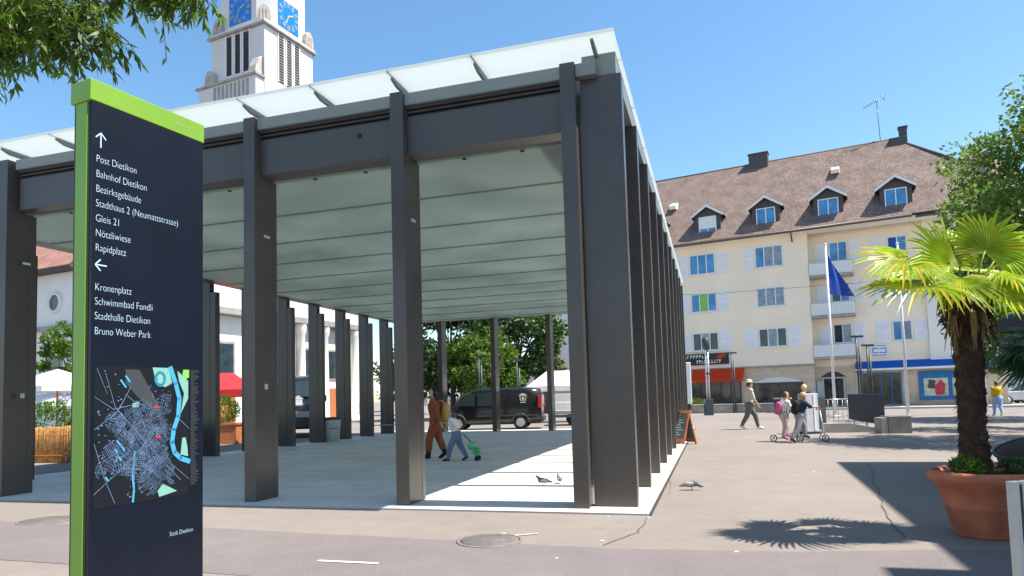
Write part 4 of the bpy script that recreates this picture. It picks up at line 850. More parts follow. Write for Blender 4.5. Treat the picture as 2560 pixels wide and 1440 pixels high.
# ------------------------------------------------------------------ palms
def palm(label, loc, trunk_h, fans, lm, ym, scale=1.0, with_pot=True, lean=(-0.10, 0.02), seed=1, group=None, flowers=(), dead=0):
    rd_ = random.Random(seed)
    t = thing('palm_tree', label, 'palm', loc, 0, group)
    H = trunk_h; n = 26; b = MB(); prof = []
    vs = []; seg = 22; k = 60
    for i in range(k + 1):
        z = H * i / k; r = (0.142 - 0.036 * min(1, i / 14) + 0.03 * (i / k) ** 2) * scale
        if i / k > 0.82: r += 0.035 * (i / k - 0.82) / 0.18 * scale
        for j in range(seg):
            a = 2 * math.pi * j / seg; rr = r * (1 + 0.10 * math.sin(5 * a + i * 1.3) + rd_.uniform(-0.10, 0.10)); vs.append((lean[0] * z + rr * math.cos(a), lean[1] * z + rr * math.sin(a), z))
    b.add(vs, [(i * seg + j, i * seg + (j + 1) % seg, (i + 1) * seg + (j + 1) % seg, (i + 1) * seg + j) for i in range(k) for j in range(seg)], 0, True)
    tr = b.build('trunk', M_palmtrunk, t)
    # old leaf bases and shaggy fibre
    f = MB()
    for i in range(1500):
        z = rd_.uniform(0.02, H) ; a = rd_.uniform(0, 2 * math.pi); r = (0.116 if z < H * .8 else 0.14) * scale
        p = Vector((lean[0] * z + r * math.cos(a), lean[1] * z + r * math.sin(a), z)); L = rd_.uniform(0.04, 0.11) * scale
        o_ = Vector((math.cos(a), math.sin(a), rd_.uniform(-0.9, 0.9))) * L * 0.55 + Vector((rd_.gauss(0, .02), rd_.gauss(0, .02), -L * .3)); s_ = Vector((-math.sin(a), math.cos(a), 0)) * 0.006
        f.add([p - s_, p + s_, p + o_], [(0, 1, 2)])
    for i in range(70):
        z = rd_.uniform(H * 0.80, H * 1.0); a = rd_.uniform(0, 2 * math.pi); r = 0.15 * scale
        p = Vector((lean[0] * z + r * math.cos(a), lean[1] * z + r * math.sin(a), z)); e = p + Vector((math.cos(a) * .09, math.sin(a) * .09, rd_.uniform(-.16, .10))) * scale
        f.tube([p, p.lerp(e, .5) + Vector((0, 0, .03)), e], [0.016 * scale, 0.012 * scale, 0.004], 5)
    f.build('fibres', M_fibre, tr)
    top = Vector((lean[0] * H, lean[1] * H, H))
    for (ho, axd, nmd, fl, yel) in fans:
        base = top + Vector((ho[0], ho[1], 0)).normalized() * .05 * scale + Vector((0, 0, -0.06)); hub = top + Vector(ho) * scale
        pb = MB(); pb.tube([base, base.lerp(hub, .5) + Vector((0, 0, .03)), hub], [0.013 * scale, 0.009 * scale, 0.007 * scale], 6, 0)
        d2 = Vector(axd).normalized(); s2 = d2.cross(Vector(nmd)).normalized(); u2 = s2.cross(d2).normalized()
        nl = 34
        for q in range(nl):
            ph = R(-118 + 236 * q / (nl - 1)); dr = d2 * math.cos(ph) + s2 * math.sin(ph); L = fl * scale * (0.72 + 0.28 * math.cos(ph * 0.8)) * rd_.uniform(0.92, 1.06)
            w = 0.020 * scale; lat = (s2 * math.cos(ph) - d2 * math.sin(ph)) * w
            droop = rd_.uniform(0.15, 0.50) if abs(ph) < 1.6 else rd_.uniform(0.35, 0.85)
            mi = 1 if rd_.random() < yel else 0
            fold = u2 * 0.010 * scale
            P = []
            for u in (0.04, 0.35, 0.65, 0.86, 1.0):
                c = hub + dr * L * u - Vector((0, 0, 1)) * L * droop * max(0, u - 0.35) ** 2 * 1.6 + u2 * (0.12 * L * u * abs(math.sin(ph)) * 0.6)
                ww = {0.04: 0.35, 0.35: 1.0, 0.65: 0.9, 0.86: 0.5, 1.0: 0.04}[u]; P.append((c - lat * ww + fold * ww, c, c + lat * ww + fold * ww))
            for i in range(4):
                a, c = P[i], P[i + 1]; pb.quad(a[0], c[0], c[1], a[1], mi + 1); pb.quad(a[1], c[1], c[2], a[2], mi + 1)
        pb.build('frond', [M_palmleaf if lm is None else lm, lm, ym], t)
    for (fx, fz, ln) in flowers:
        fb_ = MB(); c0 = top + Vector((0, -.05, 0)); tip = top + Vector((fx, -.16, fz)); fb_.tube([c0, c0.lerp(tip, .5) + Vector((0, 0, .08)), tip], [.010, .008, .004], 5)
        for q in range(60): p = c0.lerp(tip, rd_.uniform(.45, 1.05)) + Vector((0, 0, .05)); e_ = p + Vector((rd_.gauss(0, .045), rd_.gauss(0, .045), rd_.uniform(-.13, .02))) * ln; fb_.tube([p, e_], [.006, .004], 4)
        fb_.build('flower_stalk', M_flower, t)
    for k in range(dead):
        a = R(rd_.uniform(150, 390)); db = MB(); c0 = top + Vector((math.cos(a) * .1, math.sin(a) * .1, -.08))
        for q in range(9): e_ = c0 + Vector((math.cos(a) * rd_.uniform(.06, .2), math.sin(a) * rd_.uniform(.06, .2), -rd_.uniform(.2, .5))); sd_ = Vector((-math.sin(a), math.cos(a), 0)) * .012; mid = c0.lerp(e_, .4) + Vector((math.cos(a), math.sin(a), .3)) * .06; db.quad(c0 - sd_ * .4, c0 + sd_ * .4, mid + sd_, mid - sd_); db.quad(mid - sd_, mid + sd_, e_ + sd_ * .2, e_ - sd_ * .2)
        db.build('dead_frond', M_deadleaf, t)
    return t
POT = (4.42, 6.42, 0.0)
pot = thing('plant_pot', 'large round terracotta pot holding the tall fan palm', 'pot', POT)
b = MB(); b.lathe([(0.0, 0.0), (0.245, 0.0), (0.252, 0.02), (0.318, 0.27), (0.322, 0.275), (0.320, 0.285), (0.372, 0.47), (0.392, 0.475), (0.398, 0.50), (0.425, 0.515), (0.445, 0.54), (0.45, 0.575), (0.44, 0.60), (0.415, 0.608), (0.395, 0.60), (0.385, 0.55)], 56); b.build('body', M_terra, pot)
b = MB(); b.lathe([(0.386, 0.565), (0.2, 0.575), (0.0, 0.58)], 30, jitter=0.0); b.build('soil', M_soil, pot)
fans = [  # hub offset from the trunk top, fan axis, fan normal, leaflet length, share of yellow
    ((-.17, -.05, .30), (-.56, -.05, .82), (.25, -.88, .36), .64, .02), ((.18, -.05, .42), (.36, -.05, .92), (-.15, -.92, .25), .50, .02), ((-.56, -.05, .38), (-.97, -.15, -.10), (-.1, -.55, .83), .54, .25),
    ((-.42, -.12, .10), (-.97, -.22, -.06), (-.12, -.34, .93), .72, .42), ((.45, -.08, .22), (.95, -.20, .05), (0, -.5, .86), .55, .25), ((.40, .15, .05), (.8, .3, -.35), (.35, -.2, .9), .50, .30), ((.10, -.26, .12), (.15, -.65, -.70), (0, -.72, .66), .40, .03),
    ((-.18, -.22, .14), (-.45, -.6, -.55), (-.2, -.65, .7), .42, .12), ((.25, -.22, .16), (.6, -.55, -.45), (.3, -.5, .8), .44, .05), ((-.25, .32, .30), (-.5, .8, .3), (-.1, -.3, .95), .48, .1), ((.28, .34, .30), (.5, .8, .3), (.1, -.3, .95), .48, .05),
    ((0, .05, .42), (-.05, .1, 1.0), (.2, -.9, .1), .30, .0), ((.35, .0, .40), (.80, .1, .55), (-.3, -.6, .6), .45, .03), ((-.30, .15, .20), (-.9, .3, .1), (-.1, -.3, .94), .50, .3)]
palm('tall fan palm with shaggy brown trunk growing in the terracotta pot', (POT[0] - 0.06, POT[1], 0.56), 1.68, fans, M_palmleaf, M_palmyellow, lean=(0.015, 0.0), flowers=((-.32, .10, 1.2), (-.22, .02, 1.2), (.24, .10, 1.0)), dead=5)
shrub('small green ground plant on the left of the palm pot', (POT[0] - 0.22, POT[1] - 0.12, 0.57), 0.12, 0.085, 420, 0.05, M_leafA, 21, group='plants in the palm pot')
shrub('small dark green ground plant on the right of the palm pot', (POT[0] + 0.27, POT[1] - 0.05, 0.57), 0.12, 0.06, 300, 0.045, M_leafB, 22, group='plants in the palm pot')
fd = [((.45 * math.cos(R(a)), .45 * math.sin(R(a)), .10 + h_), (math.cos(R(a)), math.sin(R(a)), t_), (-.3 * math.cos(R(a)), -.3 * math.sin(R(a)) - .25, .9), .5, 0.0) for (a, h_, t_) in ((180, .05, -.1), (205, .2, .15), (160, -.05, -.3), (225, 0, -.25), (120, .2, .2), (250, .1, 0), (300, .1, 0), (20, .2, .1), (80, .3, .4), (190, -.2, -.6))]
palm('darker shaded fan palm behind the dark parasol at the right edge', (6.75, 8.3, 0.42), 1.28, fd, M_palmshade, M_palmshade, scale=0.85, seed=5, lean=(0.0, 0.0))
pot2 = thing('plant_pot', 'smaller terracotta pot under the shaded palm by the parasol', 'pot', (6.75, 8.3, 0))
b = MB(); b.lathe([(0.0, 0), (0.24, 0.0), (0.31, 0.4), (0.34, 0.41), (0.35, 0.46), (0.31, 0.47), (0.30, 0.42), (0.0, 0.425)], 40); b.build('body', M_terra, pot2)

# ------------------------------------------------------------------ terrace furniture at the right
um = thing('parasol', 'charcoal square parasol over the terrace chair at the right edge', 'parasol', (8.80, 9.85, 0), -0.10)
b = MB(); b.tube([(0, 0, 0.06), (0, 0, 2.9)], 0.03, 10); b.build('pole', M_darkpanel, um)
b = MB(); b.box(-0.4, -0.4, 0, 0.4, 0.4, 0.06); b.build('base', M_concrete, um)
b = MB(); e = 1.0; zc, zt = 2.42, 2.95
cs = [(-e, -e, zc), (e, -e, zc), (e, e, zc), (-e, e, zc)]
b.add(cs + [(0, 0, zt)], [(0, 1, 4), (1, 2, 4), (2, 3, 4), (3, 0, 4)]); b.add([(p[0] * .99, p[1] * .99, p[2] - .02) for p in cs] + [(0, 0, zt - .03)], [(1, 0, 4), (2, 1, 4), (3, 2, 4), (0, 3, 4)])
c = b.build('canopy', M_umbrella, um)
b = MB()
for i in range(4):
    a, d = Vector(cs[i]), Vector(cs[(i + 1) % 4]); dn = Vector((0, 0, -0.20)); n_ = Vector(((a + d).x, (a + d).y, 0)).normalized() * 0.012; ins = (d - a).normalized() * 0.013
    b.hexa([a + dn + ins, d + dn - ins, d + dn - n_ - ins, a + dn - n_ + ins, a + ins, d - ins, d - n_ - ins, a - n_ + ins])
b.build('valance', M_umbrella, um)
for i in range(4): b = MB(); b.tube([(0, 0, zt - 0.06), Vector(cs[i]) * 0.98 + Vector((0, 0, .0))], 0.012, 6); b.build('rib', M_darkpanel, um)
chs = thing('rattan_armchair', 'brown rattan tub armchair with blue grey cushions at the right edge', 'chair', (6.0, 7.8, 0), R(200))
b = MB(); n = 40; vs = []; rings = [(0.22, 0.36, 0.10), (0.30, 0.20, 0.36), (0.34, 0.0, 1.0)]
def tub(u, a):      # a: 0 = front gap; height rises to the back
    hgt = 0.56 + 0.22 * (0.5 - 0.5 * math.cos(a)); r0 = 0.27; r1 = 0.40
    z = 0.10 + (hgt - 0.10) * u; r = r0 + (r1 - r0) * u ** 1.2; return (r * math.cos(a), r * math.sin(a) * 0.95, z)
K, NA = 8, 48
for thick in (0.0, -0.03):
    pass
for i in range(K + 1):
    for j in range(NA): vs.append(tub(i / K, 2 * math.pi * j / NA))
for i in range(K + 1):
    for j in range(NA): p = tub(1 - i / K * 0.6, 2 * math.pi * j / NA); vs.append((p[0] * 0.90, p[1] * 0.90, p[2]))
b.add(vs, [(i * NA + j, i * NA + (j + 1) % NA, (i + 1) * NA + (j + 1) % NA, (i + 1) * NA + j) for i in range(2 * K + 1) for j in range(NA)], 0, True); b.build('shell', M_rattan, chs)
b = MB(); b.tube([tub(1.0, 2 * math.pi * j / NA) for j in range(NA + 1)], 0.022, 8, caps=False); b.build('rim', M_groove, chs)
b = MB(); b.lathe([(0.0, 0.38), (0.29, 0.38), (0.31, 0.42), (0.29, 0.47), (0.0, 0.48)], 32); b.build('seat_cushion', M_cushion, chs)
b = MB(); b.ball((-0.22, 0.03, 0.62), 0.19, 16, 0, (0.4, 1, 0.9)); b.build('back_cushion', M_cushion, chs)
for sx in (-.17, .17):
    for sy in (-.17, .17): b = MB(); b.tube([(sx, sy, 0), (sx, sy, 0.14)], 0.018, 8); b.build('leg', M_darkpanel, chs)
cu = thing('cushion', 'round tan scatter cushion in the rattan armchair', 'cushion', (6.06, 7.74, 0.52), R(20)); b = MB(); b.ball((0, 0, 0.10), 0.15, 14, 0, (1, .6, .8)); b.build('cover', M_tan, cu)
sc = thing('glass_screen', 'aluminium framed glass windbreak screen at the bottom right corner', 'screen', (1.822, 2.5, 0), R(8))
b = MB()
for i, (x0, mm) in enumerate(((0.0, 0), (0.018, 1), (0.026, 0), (0.044, 1))): b.box(x0, -0.02 - .001 * i, 0.02, x0 + (0.016 if mm == 0 else 0.008), 0.02 + .001 * i, 1.045 if mm == 0 else 1.035, mm)
b.build('side_post', [M_galv, M_dark], sc)
b = MB(); b.box(0.0525, -0.02, 1.02, 1.5, 0.02, 1.046); b.build('top_rail', M_galv, sc)
b = MB(); b.box(0.0525, -0.02, 0.05, 1.5, 0.02, 0.08); b.build('bottom_rail', M_galv, sc)
M_screen = mat('sky_blue_screen_glass', (0.30, 0.46, 0.62), 0.05, spec=0.8, vary=0.05)  # light blue base stands in for sky mirrored in the glass
b = MB(); b.box(0.053, -0.004, 0.082, 1.5, 0.004, 1.018); b.build('glass', M_screen, sc)

# ------------------------------------------------------------------ people and animals: one surface grown from round bones
def bones_mesh(bones, name, m, voxel, parent=None, extra=None):
    b = MB()
    for (a, c, ra, rc) in bones:
        a, c = Vector(a), Vector(c); n = 5; L = (c - a).length
        pts = [a.lerp(c, i / n) for i in range(n + 1)]; d = (c - a).normalized() if L > 1e-6 else Vector((0, 0, 1))
        cap0 = [a - d * ra * math.cos(t) for t in (R(18), R(45), R(70))]; r0 = [ra * math.sin(t) for t in (R(18), R(45), R(70))]
        cap1 = [c + d * rc * math.cos(t) for t in (R(70), R(45), R(18))]; r1 = [rc * math.sin(t) for t in (R(70), R(45), R(18))]
        b.tube(cap0 + pts + cap1, r0 + [ra + (rc - ra) * i / n for i in range(n + 1)] + r1, 12)
    if extra: extra(b)
    me = bpy.data.meshes.new(name); me.from_pydata(b.v, [], b.f); me.update()
    tmp = bpy.data.objects.new(name, me); COL.objects.link(tmp)
    md = tmp.modifiers.new('r', 'REMESH'); md.mode = 'VOXEL'; md.voxel_size = voxel; md.use_smooth_shade = True
    sm = tmp.modifiers.new('s', 'SMOOTH'); sm.factor = 0.5; sm.iterations = 2
    dg = bpy.context.evaluated_depsgraph_get(); out = bpy.data.meshes.new_from_object(tmp.evaluated_get(dg)); bpy.data.objects.remove(tmp)
    out.materials.clear(); out.materials.append(m)
    for p in out.polygons: p.use_smooth = True
    o = bpy.data.objects.new(name, out); COL.objects.link(o)
    if parent: o.parent = parent
    return o
def hand_bones(wrist, elbow, curl=0.5, s=1.0, side=1):
    w, e = Vector(wrist), Vector(elbow); d = (w - e).normalized(); lat = d.cross(Vector((1, 0.2, 0.1))).normalized(); nrm = lat.cross(d).normalized() * side
    palm_end = w + d * 0.085 * s; out = [(w, palm_end, 0.022 * s, 0.030 * s)]
    for i, L in enumerate((0.062, 0.072, 0.068, 0.052)):
        k = palm_end + lat * (i - 1.5) * 0.021 * s; mid = k + (d * 0.9 + nrm * curl * 0.5).normalized() * L * 0.55 * s; tip = mid + (d * (1 - curl) + nrm * curl).normalized() * L * 0.5 * s
        out += [(k, mid, 0.0105 * s, 0.009 * s), (mid, tip, 0.009 * s, 0.007 * s)]
    tb = w + d * 0.03 * s - lat * 0.028 * s; out += [(tb, tb + (d * .6 - lat * .6 + nrm * .4) * 0.05 * s, 0.012 * s, 0.009 * s)]
    return out
def person(label, loc, rz, H, J, cloth, group=None, name='person', cat='person', width=1.0):
    """J: joints in units of H, figure faces +x. cloth: dict of materials"""
    t = thing(name, label, cat, loc, rz, group); P = {k: Vector(v) * H for k, v in J.items()}
    w = width; s = H / 1.75; kid = 1.0 if H > 1.5 else 1.12
    hd = 0.056 * H * kid
    head = P['head']; fwd = (P['face'] - P['head']).normalized() if 'face' in P else Vector((1, 0, 0)); upv = (P['head'] - P['neck']).normalized()
    bones = [(P['pelvis'], P['waist'], .088 * H * w, .075 * H * w), (P['waist'], P['chest'], .075 * H * w, .092 * H * w), (P['chest'], P['neck'], .085 * H * w, .036 * H),
             (P['neck'], head - upv * hd * .4, .032 * H, .034 * H), (head - upv * hd * .55 + fwd * hd * .25, head + upv * hd * .35, hd * .74, hd * .95), (head + fwd * hd * .75, head + fwd * hd * 1.12 - upv * hd * .15, hd * .14, hd * .16)]
    lat = Vector((0, 1, 0))
    for q in (1, -1): bones.append((head + lat * q * hd * .92 + upv * hd * .1, head + lat * q * hd * .95 - upv * hd * .12, hd * .15, hd * .12))
    arms = []; legs = []
    for q in 'LR':
        arms.append([(P['chest'], P['sh' + q], .06 * H * w, .047 * H), (P['sh' + q], P['el' + q], .038 * H, .027 * H)]); fore = [(P['el' + q], P['wr' + q], .027 * H, .018 * H)]
        bones += arms[-1] + fore + hand_bones(P['wr' + q], P['el' + q], 0.55, s * (1.0 if H > 1.5 else 1.0), 1 if q == 'L' else -1)
        legs.append([(P['pelvis'], P['hip' + q], .07 * H * w, .068 * H * w), (P['hip' + q], P['kn' + q], .064 * H * w, .043 * H), (P['kn' + q], P['an' + q], .042 * H, .026 * H)])
        bones += legs[-1] + [(P['an' + q], P['to' + q], .026 * H, .02 * H)]
    vx = 0.011 if H > 1.5 else 0.009
    body = bones_mesh(bones, 'body', cloth.get('skin', M_skin), vx, t)
    grow = lambda bs, k: [(a, c, ra + k, rc + k) for (a, c, ra, rc) in bs]
    torso = bones[:3]
    sh = grow([torso[0], torso[1], (P['chest'], P['chest'].lerp(P['neck'], .55), .085 * H * w, .05 * H)], 0.013) + grow(arms[0], 0.013) + grow(arms[1], 0.013)
    if cloth.get('long'): sh += [(P['el' + q], P['el' + q].lerp(P['wr' + q], .85), .027 * H + .014, .022 * H + .012) for q in 'LR']
    else: sh = [x for x in sh]; 
    bones_mesh(sh, 'shirt', cloth['top'], vx, t)
    tr = grow([(P['pelvis'], P['pelvis'].lerp(P['waist'], .4), .088 * H * w, .082 * H * w)], 0.017)
    for lg in legs: tr += grow(lg[:2], 0.018); a, c, ra, rc = lg[2]; tr.append((a, a.lerp(c, cloth.get('leg', .9)), ra + .018, rc + .018 if cloth.get('leg', .9) > .6 else ra + .014))
    bones_mesh(tr, 'trousers', cloth['bottom'], vx, t)
    for q in 'LR':
        a = P['an' + q]; bb = [(a, a + (P['to' + q] - a) * 1.12, .030 * H, .024 * H), (a + Vector((-.012 * H, 0, -.01 * H)), a, .026 * H, .03 * H)]
        if cloth.get('boots'): bb.append((a, a.lerp(P['kn' + q], .55), .034 * H, .045 * H))
        bones_mesh(bb, 'boot' if cloth.get('boots') else 'shoe', cloth['shoe'], vx, t)
    hb = [(head + upv * hd * .45 - fwd * hd * .18, head + upv * hd * .1 - fwd * hd * .3, hd * .93, hd * .98), (head + upv * hd * .62 + fwd * hd * .1, head + upv * hd * .5, hd * .72, hd * .9)]
    if cloth.get('longhair'): hb += [(head - fwd * hd * .35, P['neck'] - fwd * hd * 1.0 - upv * .05 * H, hd * .85, hd * .62), (P['neck'] - fwd * hd * 1.0, P['chest'] - fwd * hd * 1.6 - upv * .02 * H, hd * .62, hd * .3)]
    elif cloth.get('bob'): hb += [(head - fwd * hd * .3, head - fwd * hd * .4 - upv * hd * 1.0, hd * .95, hd * .7)]
    bones_mesh(hb, 'hair', cloth['hair'], vx, t)
    ey = MB()
    for q in (1, -1): ey.ball(head + fwd * hd * .92 + lat * q * hd * .34 + upv * hd * .08, hd * .10, 8)
    ey.build('eyes', M_dark, t)
    return t, P
def cm(n, c, r=0.85): return mat(n, c, r, vary=0.15, scale=14, bump=0.25, bscale=40)
C_rust = cm('rust_cotton', (0.27, 0.07, 0.024)); C_black = cm('black_fabric', (0.012, 0.011, 0.012)); C_blackhair = cm('black_hair', (0.008, 0.007, 0.007), 0.5)
C_brownhair = cm('brown_hair', (0.07, 0.038, 0.022), 0.5); C_blond = cm('blond_hair', (0.45, 0.27, 0.12), 0.5); C_white = cm('white_cotton', (0.76, 0.74, 0.73)); C_jeans = cm('blue_jeans', (0.14, 0.20, 0.30))
C_grey = cm('grey_trousers', (0.13, 0.13, 0.12)); C_ggrey = cm('light_grey_trousers', (0.26, 0.25, 0.26)); C_navy = cm('navy_shirt', (0.018, 0.028, 0.065)); C_pink = cm('pink_fabric', (0.62, 0.12, 0.24)); C_beige = cm('beige_trousers', (0.55, 0.42, 0.36))
C_yellow = cm('yellow_jacket', (0.72, 0.42, 0.01)); C_stone = cm('stone_shirt', (0.50, 0.46, 0.42)); C_ltblue = cm('pale_blue', (0.30, 0.42, 0.62)); C_tan = cm('tan_rucksack', (0.50, 0.30, 0.09)); C_shoe = cm('dark_shoe', (0.04, 0.035, 0.035)); C_wshoe = cm('white_shoe', (0.65, 0.65, 0.65)); C_cap = cm('pale_cap', (0.55, 0.43, 0.36)); C_straw = cm('straw_hat', (0.62, 0.46, 0.24))
def walk(lean=0.0, stride=0.14, swing=0.5, front='L', headturn=0.0):
    b = 'R' if front == 'L' else 'L'; sg = {'L': 1, 'R': -1}
    J = {'pelvis': (0, 0, .50), 'waist': (lean * .3, 0, .60), 'chest': (lean * .8, 0, .73), 'neck': (lean, 0, .835), 'head': (lean + .012, 0, .925), 'face': (lean + .1, headturn, .92)}
    for q in 'LR':
        y = sg[q]; f = 1 if q == front else -1
        J['sh' + q] = (lean * .9, y * .105, .80); J['el' + q] = (lean * .9 - f * .06 * swing * 2, y * .135, .635); J['wr' + q] = (lean * .9 - f * .12 * swing * 2 + .05, y * .12, .49)
        J['hip' + q] = (0, y * .05, .50); J['kn' + q] = (f * stride * .55 + .03, y * .05, .28 + (0 if f > 0 else .0)); J['an' + q] = (f * stride if f > 0 else -stride * 1.05, y * .05, .040 if f > 0 else .075); J['to' + q] = ((stride + .08) if f > 0 else -stride * 1.05 + .07, y * .055, .020 if f > 0 else .018)
    return J
# woman in rust suit, facing left, girl pulling a trolley
J = walk(0.02, 0.11, .3); J['elR'] = (-.06, -.14, .63); J['wrR'] = (-.10, -.16, .50)
J['elL'] = (-.05, .15, .63); J['wrL'] = (-.10, .15, .50)
person('woman in a rust orange suit and black boots with long black hair, walking left', (-1.70, 16.2, 0.022), R(175), 1.68, J, dict(top=C_rust, bottom=C_rust, shoe=C_black, hair=C_blackhair, longhair=True, long=True, boots=True, leg=.6), width=1.02)
bp = thing('rucksack', 'tan yellow rucksack on the back of the woman in rust', 'backpack', (-1.48, 16.18, 1.12), R(175))
bones_mesh([((-0.02, 0, -.12), (-.03, 0, .12), .12, .10), ((-.09, 0, -.12), (-.09, 0, .0), .08, .07)], 'bag', C_tan, 0.012, bp)
for sy in (-.08, .08): b = MB(); b.tube([(-.02, sy, .2), (.10, sy * 1.2, .28), (.24, sy * 1.2, .18), (.22, sy * 1.3, .0), (.05, sy, -.12)], .012, 6); b.build('strap', C_tan, bp)
J = walk(0.09, 0.17, .3, 'L'); J['elR'] = (.17, -.15, .72); J['wrR'] = (.30, -.14, .74); J['elL'] = (-.04, .15, .66); J['wrL'] = (-.13, .14, .54)
J['head'] = (.085, 0, .90); J['neck'] = (.085, 0, .80)
person('small girl in white shirt and jeans leaning forward as she pulls a trolley bag', (-1.16, 15.45, 0.022), R(172), 1.16, J, dict(top=C_white, bottom=C_jeans, shoe=C_shoe, hair=C_brownhair, bob=True), width=1.0)
tb = thing('trolley_bag', 'green and white wheeled child trolley bag behind the girl', 'bag', (-0.86, 15.40, 0.022), R(172))
M_bagg = mat('bag_green', (0.12, 0.42, 0.20), 0.6, vary=0.6, scale=9)
bones_mesh([((-.16, -.06, .20), (-.16, .06, .20), .10, .10), ((-.06, -.06, .33), (-.06, .06, .33), .10, .10)], 'case', M_bagg, 0.012, tb)
for sy in (-.11, .11): w = MB(); w.tube([(-.17, sy - .015, .055), (-.17, sy + .015, .055)], .055, 14); w.build('wheel', M_tyre, tb)
b = MB(); b.tube([(-.02, -.05, .42), (.17, -.05, .62)], .008, 6); b.tube([(-.02, .05, .42), (.17, .05, .62)], .008, 6); b.tube([(.17, -.06, .62), (.17, .06, .62)], .01, 6); b.build('handle', M_darkpanel, tb)
J = walk(0.0, 0.10, .4)
person('companion in pale clothes mostly hidden behind the post, beside the woman in rust', (-2.28, 16.6, 0.022), R(175), 1.64, J, dict(top=C_white, bottom=C_beige, shoe=C_shoe, hair=C_brownhair, bob=True))
# man walking left to right
J = walk(0.015, 0.185, .35, 'L'); 
person('man in pale shirt and grey trousers striding right across the square', (8.98, 25.3, 0.0), R(-2), 1.78, J, dict(top=C_stone, bottom=C_grey, shoe=C_wshoe, hair=C_brownhair))
hat = thing('sun_hat', 'pale straw cap on the head of the striding man', 'hat', (9.015, 25.3, 1.70), 0)
b = MB(); b.lathe([(0.135, 0.045), (0.115, 0.05), (0.11, 0.10), (0.07, 0.15), (0.0, 0.16)], 18); b.build('crown', C_cap, hat); b = MB(); b.lathe([(0.15, 0.04), (0.10, 0.055)], 18); b.build('brim', C_cap, hat)
# scooter children
def scooter(label, loc, rz, L, group):
    t = thing('kick_scooter', label, 'scooter', loc, rz, group); M_al = M_galv
    for x in (0.0, L):
        w = MB()
        for k in range(24):
            a0, a1 = 2 * math.pi * k / 24, 2 * math.pi * (k + 1) / 24
        w.tube([(x + .088 * math.cos(2 * math.pi * k / 24), 0, .10 + .088 * math.sin(2 * math.pi * k / 24)) for k in range(25)], .013, 8, caps=False); w = w.build('wheel', M_tyre, t)
        r = MB()
        for k in range(5): a = 2 * math.pi * k / 5; r.tube([(x, 0, .10), (x + .08 * math.cos(a), 0, .10 + .08 * math.sin(a))], .009, 6)
        r.tube([(x, -.03, .10), (x, .03, .10)], .02, 10); r.build('rim', M_rim, w)
    b = MB(); b.box(.10, -.06, .085, L - .16, .06, .11); b.build('deck', M_al, t, bevel=.005)
    b = MB(); b.tube([(.0, 0, .10), (.05, 0, .16), (.11, 0, .10)], .012, 6); b.tube([(L - .17, 0, .10), (L - .09, 0, .26), (L - .02, 0, .28)], .017, 8); b.build('frame', M_al, t)
    b = MB(); b.tube([(L, 0, .10), (L - .025, 0, .22), (L - .12, 0, .86)], [.014, .018, .016], 8); b.build('stem', M_whitepole, t)
    b = MB(); b.tube([(L - .12, -.19, .87), (L - .12, .19, .87)], .013, 8); b = b.build('handlebar', M_al, t)
    for sy in (-1, 1): q = MB(); q.tube([(L - .12, sy * .10, .87), (L - .12, sy * .195, .87)], .018, 8); q.build('grip', C_pink, b)
    return t
SG = 'kick scooters ridden by the children'
scooter('nearer white kick scooter ridden by the child in navy with arm outstretched', (7.77, 18.2, 0), R(4), 0.70, SG)
scooter('kick scooter ridden by the child with pink bag, half behind the nearer one', (7.28, 18.75, 0), R(2), 0.72, SG)
J = {'pelvis': (.20, 0, .52), 'waist': (.21, 0, .60), 'chest': (.25, 0, .71), 'neck': (.275, 0, .81), 'head': (.295, 0, .905), 'face': (.42, 0, .90), 'shL': (.27, .10, .77), 'elL': (.36, .12, .68), 'wrL': (.46, .12, .67), 'shR': (.27, -.10, .77), 'elR': (.37, -.12, .70), 'wrR': (.47, -.12, .69),
     'hipL': (.20, .05, .52), 'knL': (.31, .04, .31), 'anL': (.30, .01, .125), 'toL': (.37, .01, .105), 'hipR': (.20, -.05, .52), 'knR': (.10, -.08, .27), 'anR': (-.02, -.09, .085), 'toR': (.04, -.09, .03)}
K1, _ = person('fair haired child in navy shirt riding the nearer scooter with arm stretched to the handlebar', (7.52, 18.2, 0), R(4), 1.36, J, dict(top=C_navy, bottom=C_ggrey, shoe=C_shoe, hair=C_blond, bob=True))
bk = thing('school_backpack', 'black backpack worn by the child in navy', 'backpack', (7.70, 18.22, 0.94), R(4)); bones_mesh([((0, 0, -.10), (.02, 0, .09), .11, .10), ((-.05, 0, -.10), (-.05, 0, .0), .08, .07)], 'bag', C_black, .012, bk)
J2 = {'pelvis': (.12, 0, .53), 'waist': (.13, 0, .61), 'chest': (.15, 0, .71), 'neck': (.165, 0, .81), 'head': (.18, 0, .905), 'face': (.30, 0, .895), 'shL': (.16, .10, .77), 'elL': (.22, .12, .64), 'wrL': (.32, .12, .66), 'shR': (.16, -.10, .77), 'elR': (.23, -.12, .64), 'wrR': (.33, -.12, .66),
      'hipL': (.12, .05, .53), 'knL': (.19, .04, .31), 'anL': (.17, .01, .125), 'toL': (.24, .01, .105), 'hipR': (.12, -.05, .53), 'knR': (.12, -.07, .29), 'anR': (.06, -.08, .10), 'toR': (.13, -.08, .06)}
person('dark haired child in white shirt and pale trousers on the farther scooter', (7.42, 18.75, 0), R(2), 1.39, J2, dict(top=C_white, bottom=C_beige, shoe=C_pink, hair=C_brownhair))
bk = thing('school_backpack', 'pink and white backpack worn by the dark haired scooter child', 'backpack', (7.46, 18.75, 0.95), R(2)); bones_mesh([((0, 0, -.13), (.02, 0, .06), .10, .09), ((-.07, 0, -.14), (-.05, 0, -.05), .07, .06)], 'bag', C_pink, .012, bk)
J3 = walk(0.01, .03, .1)
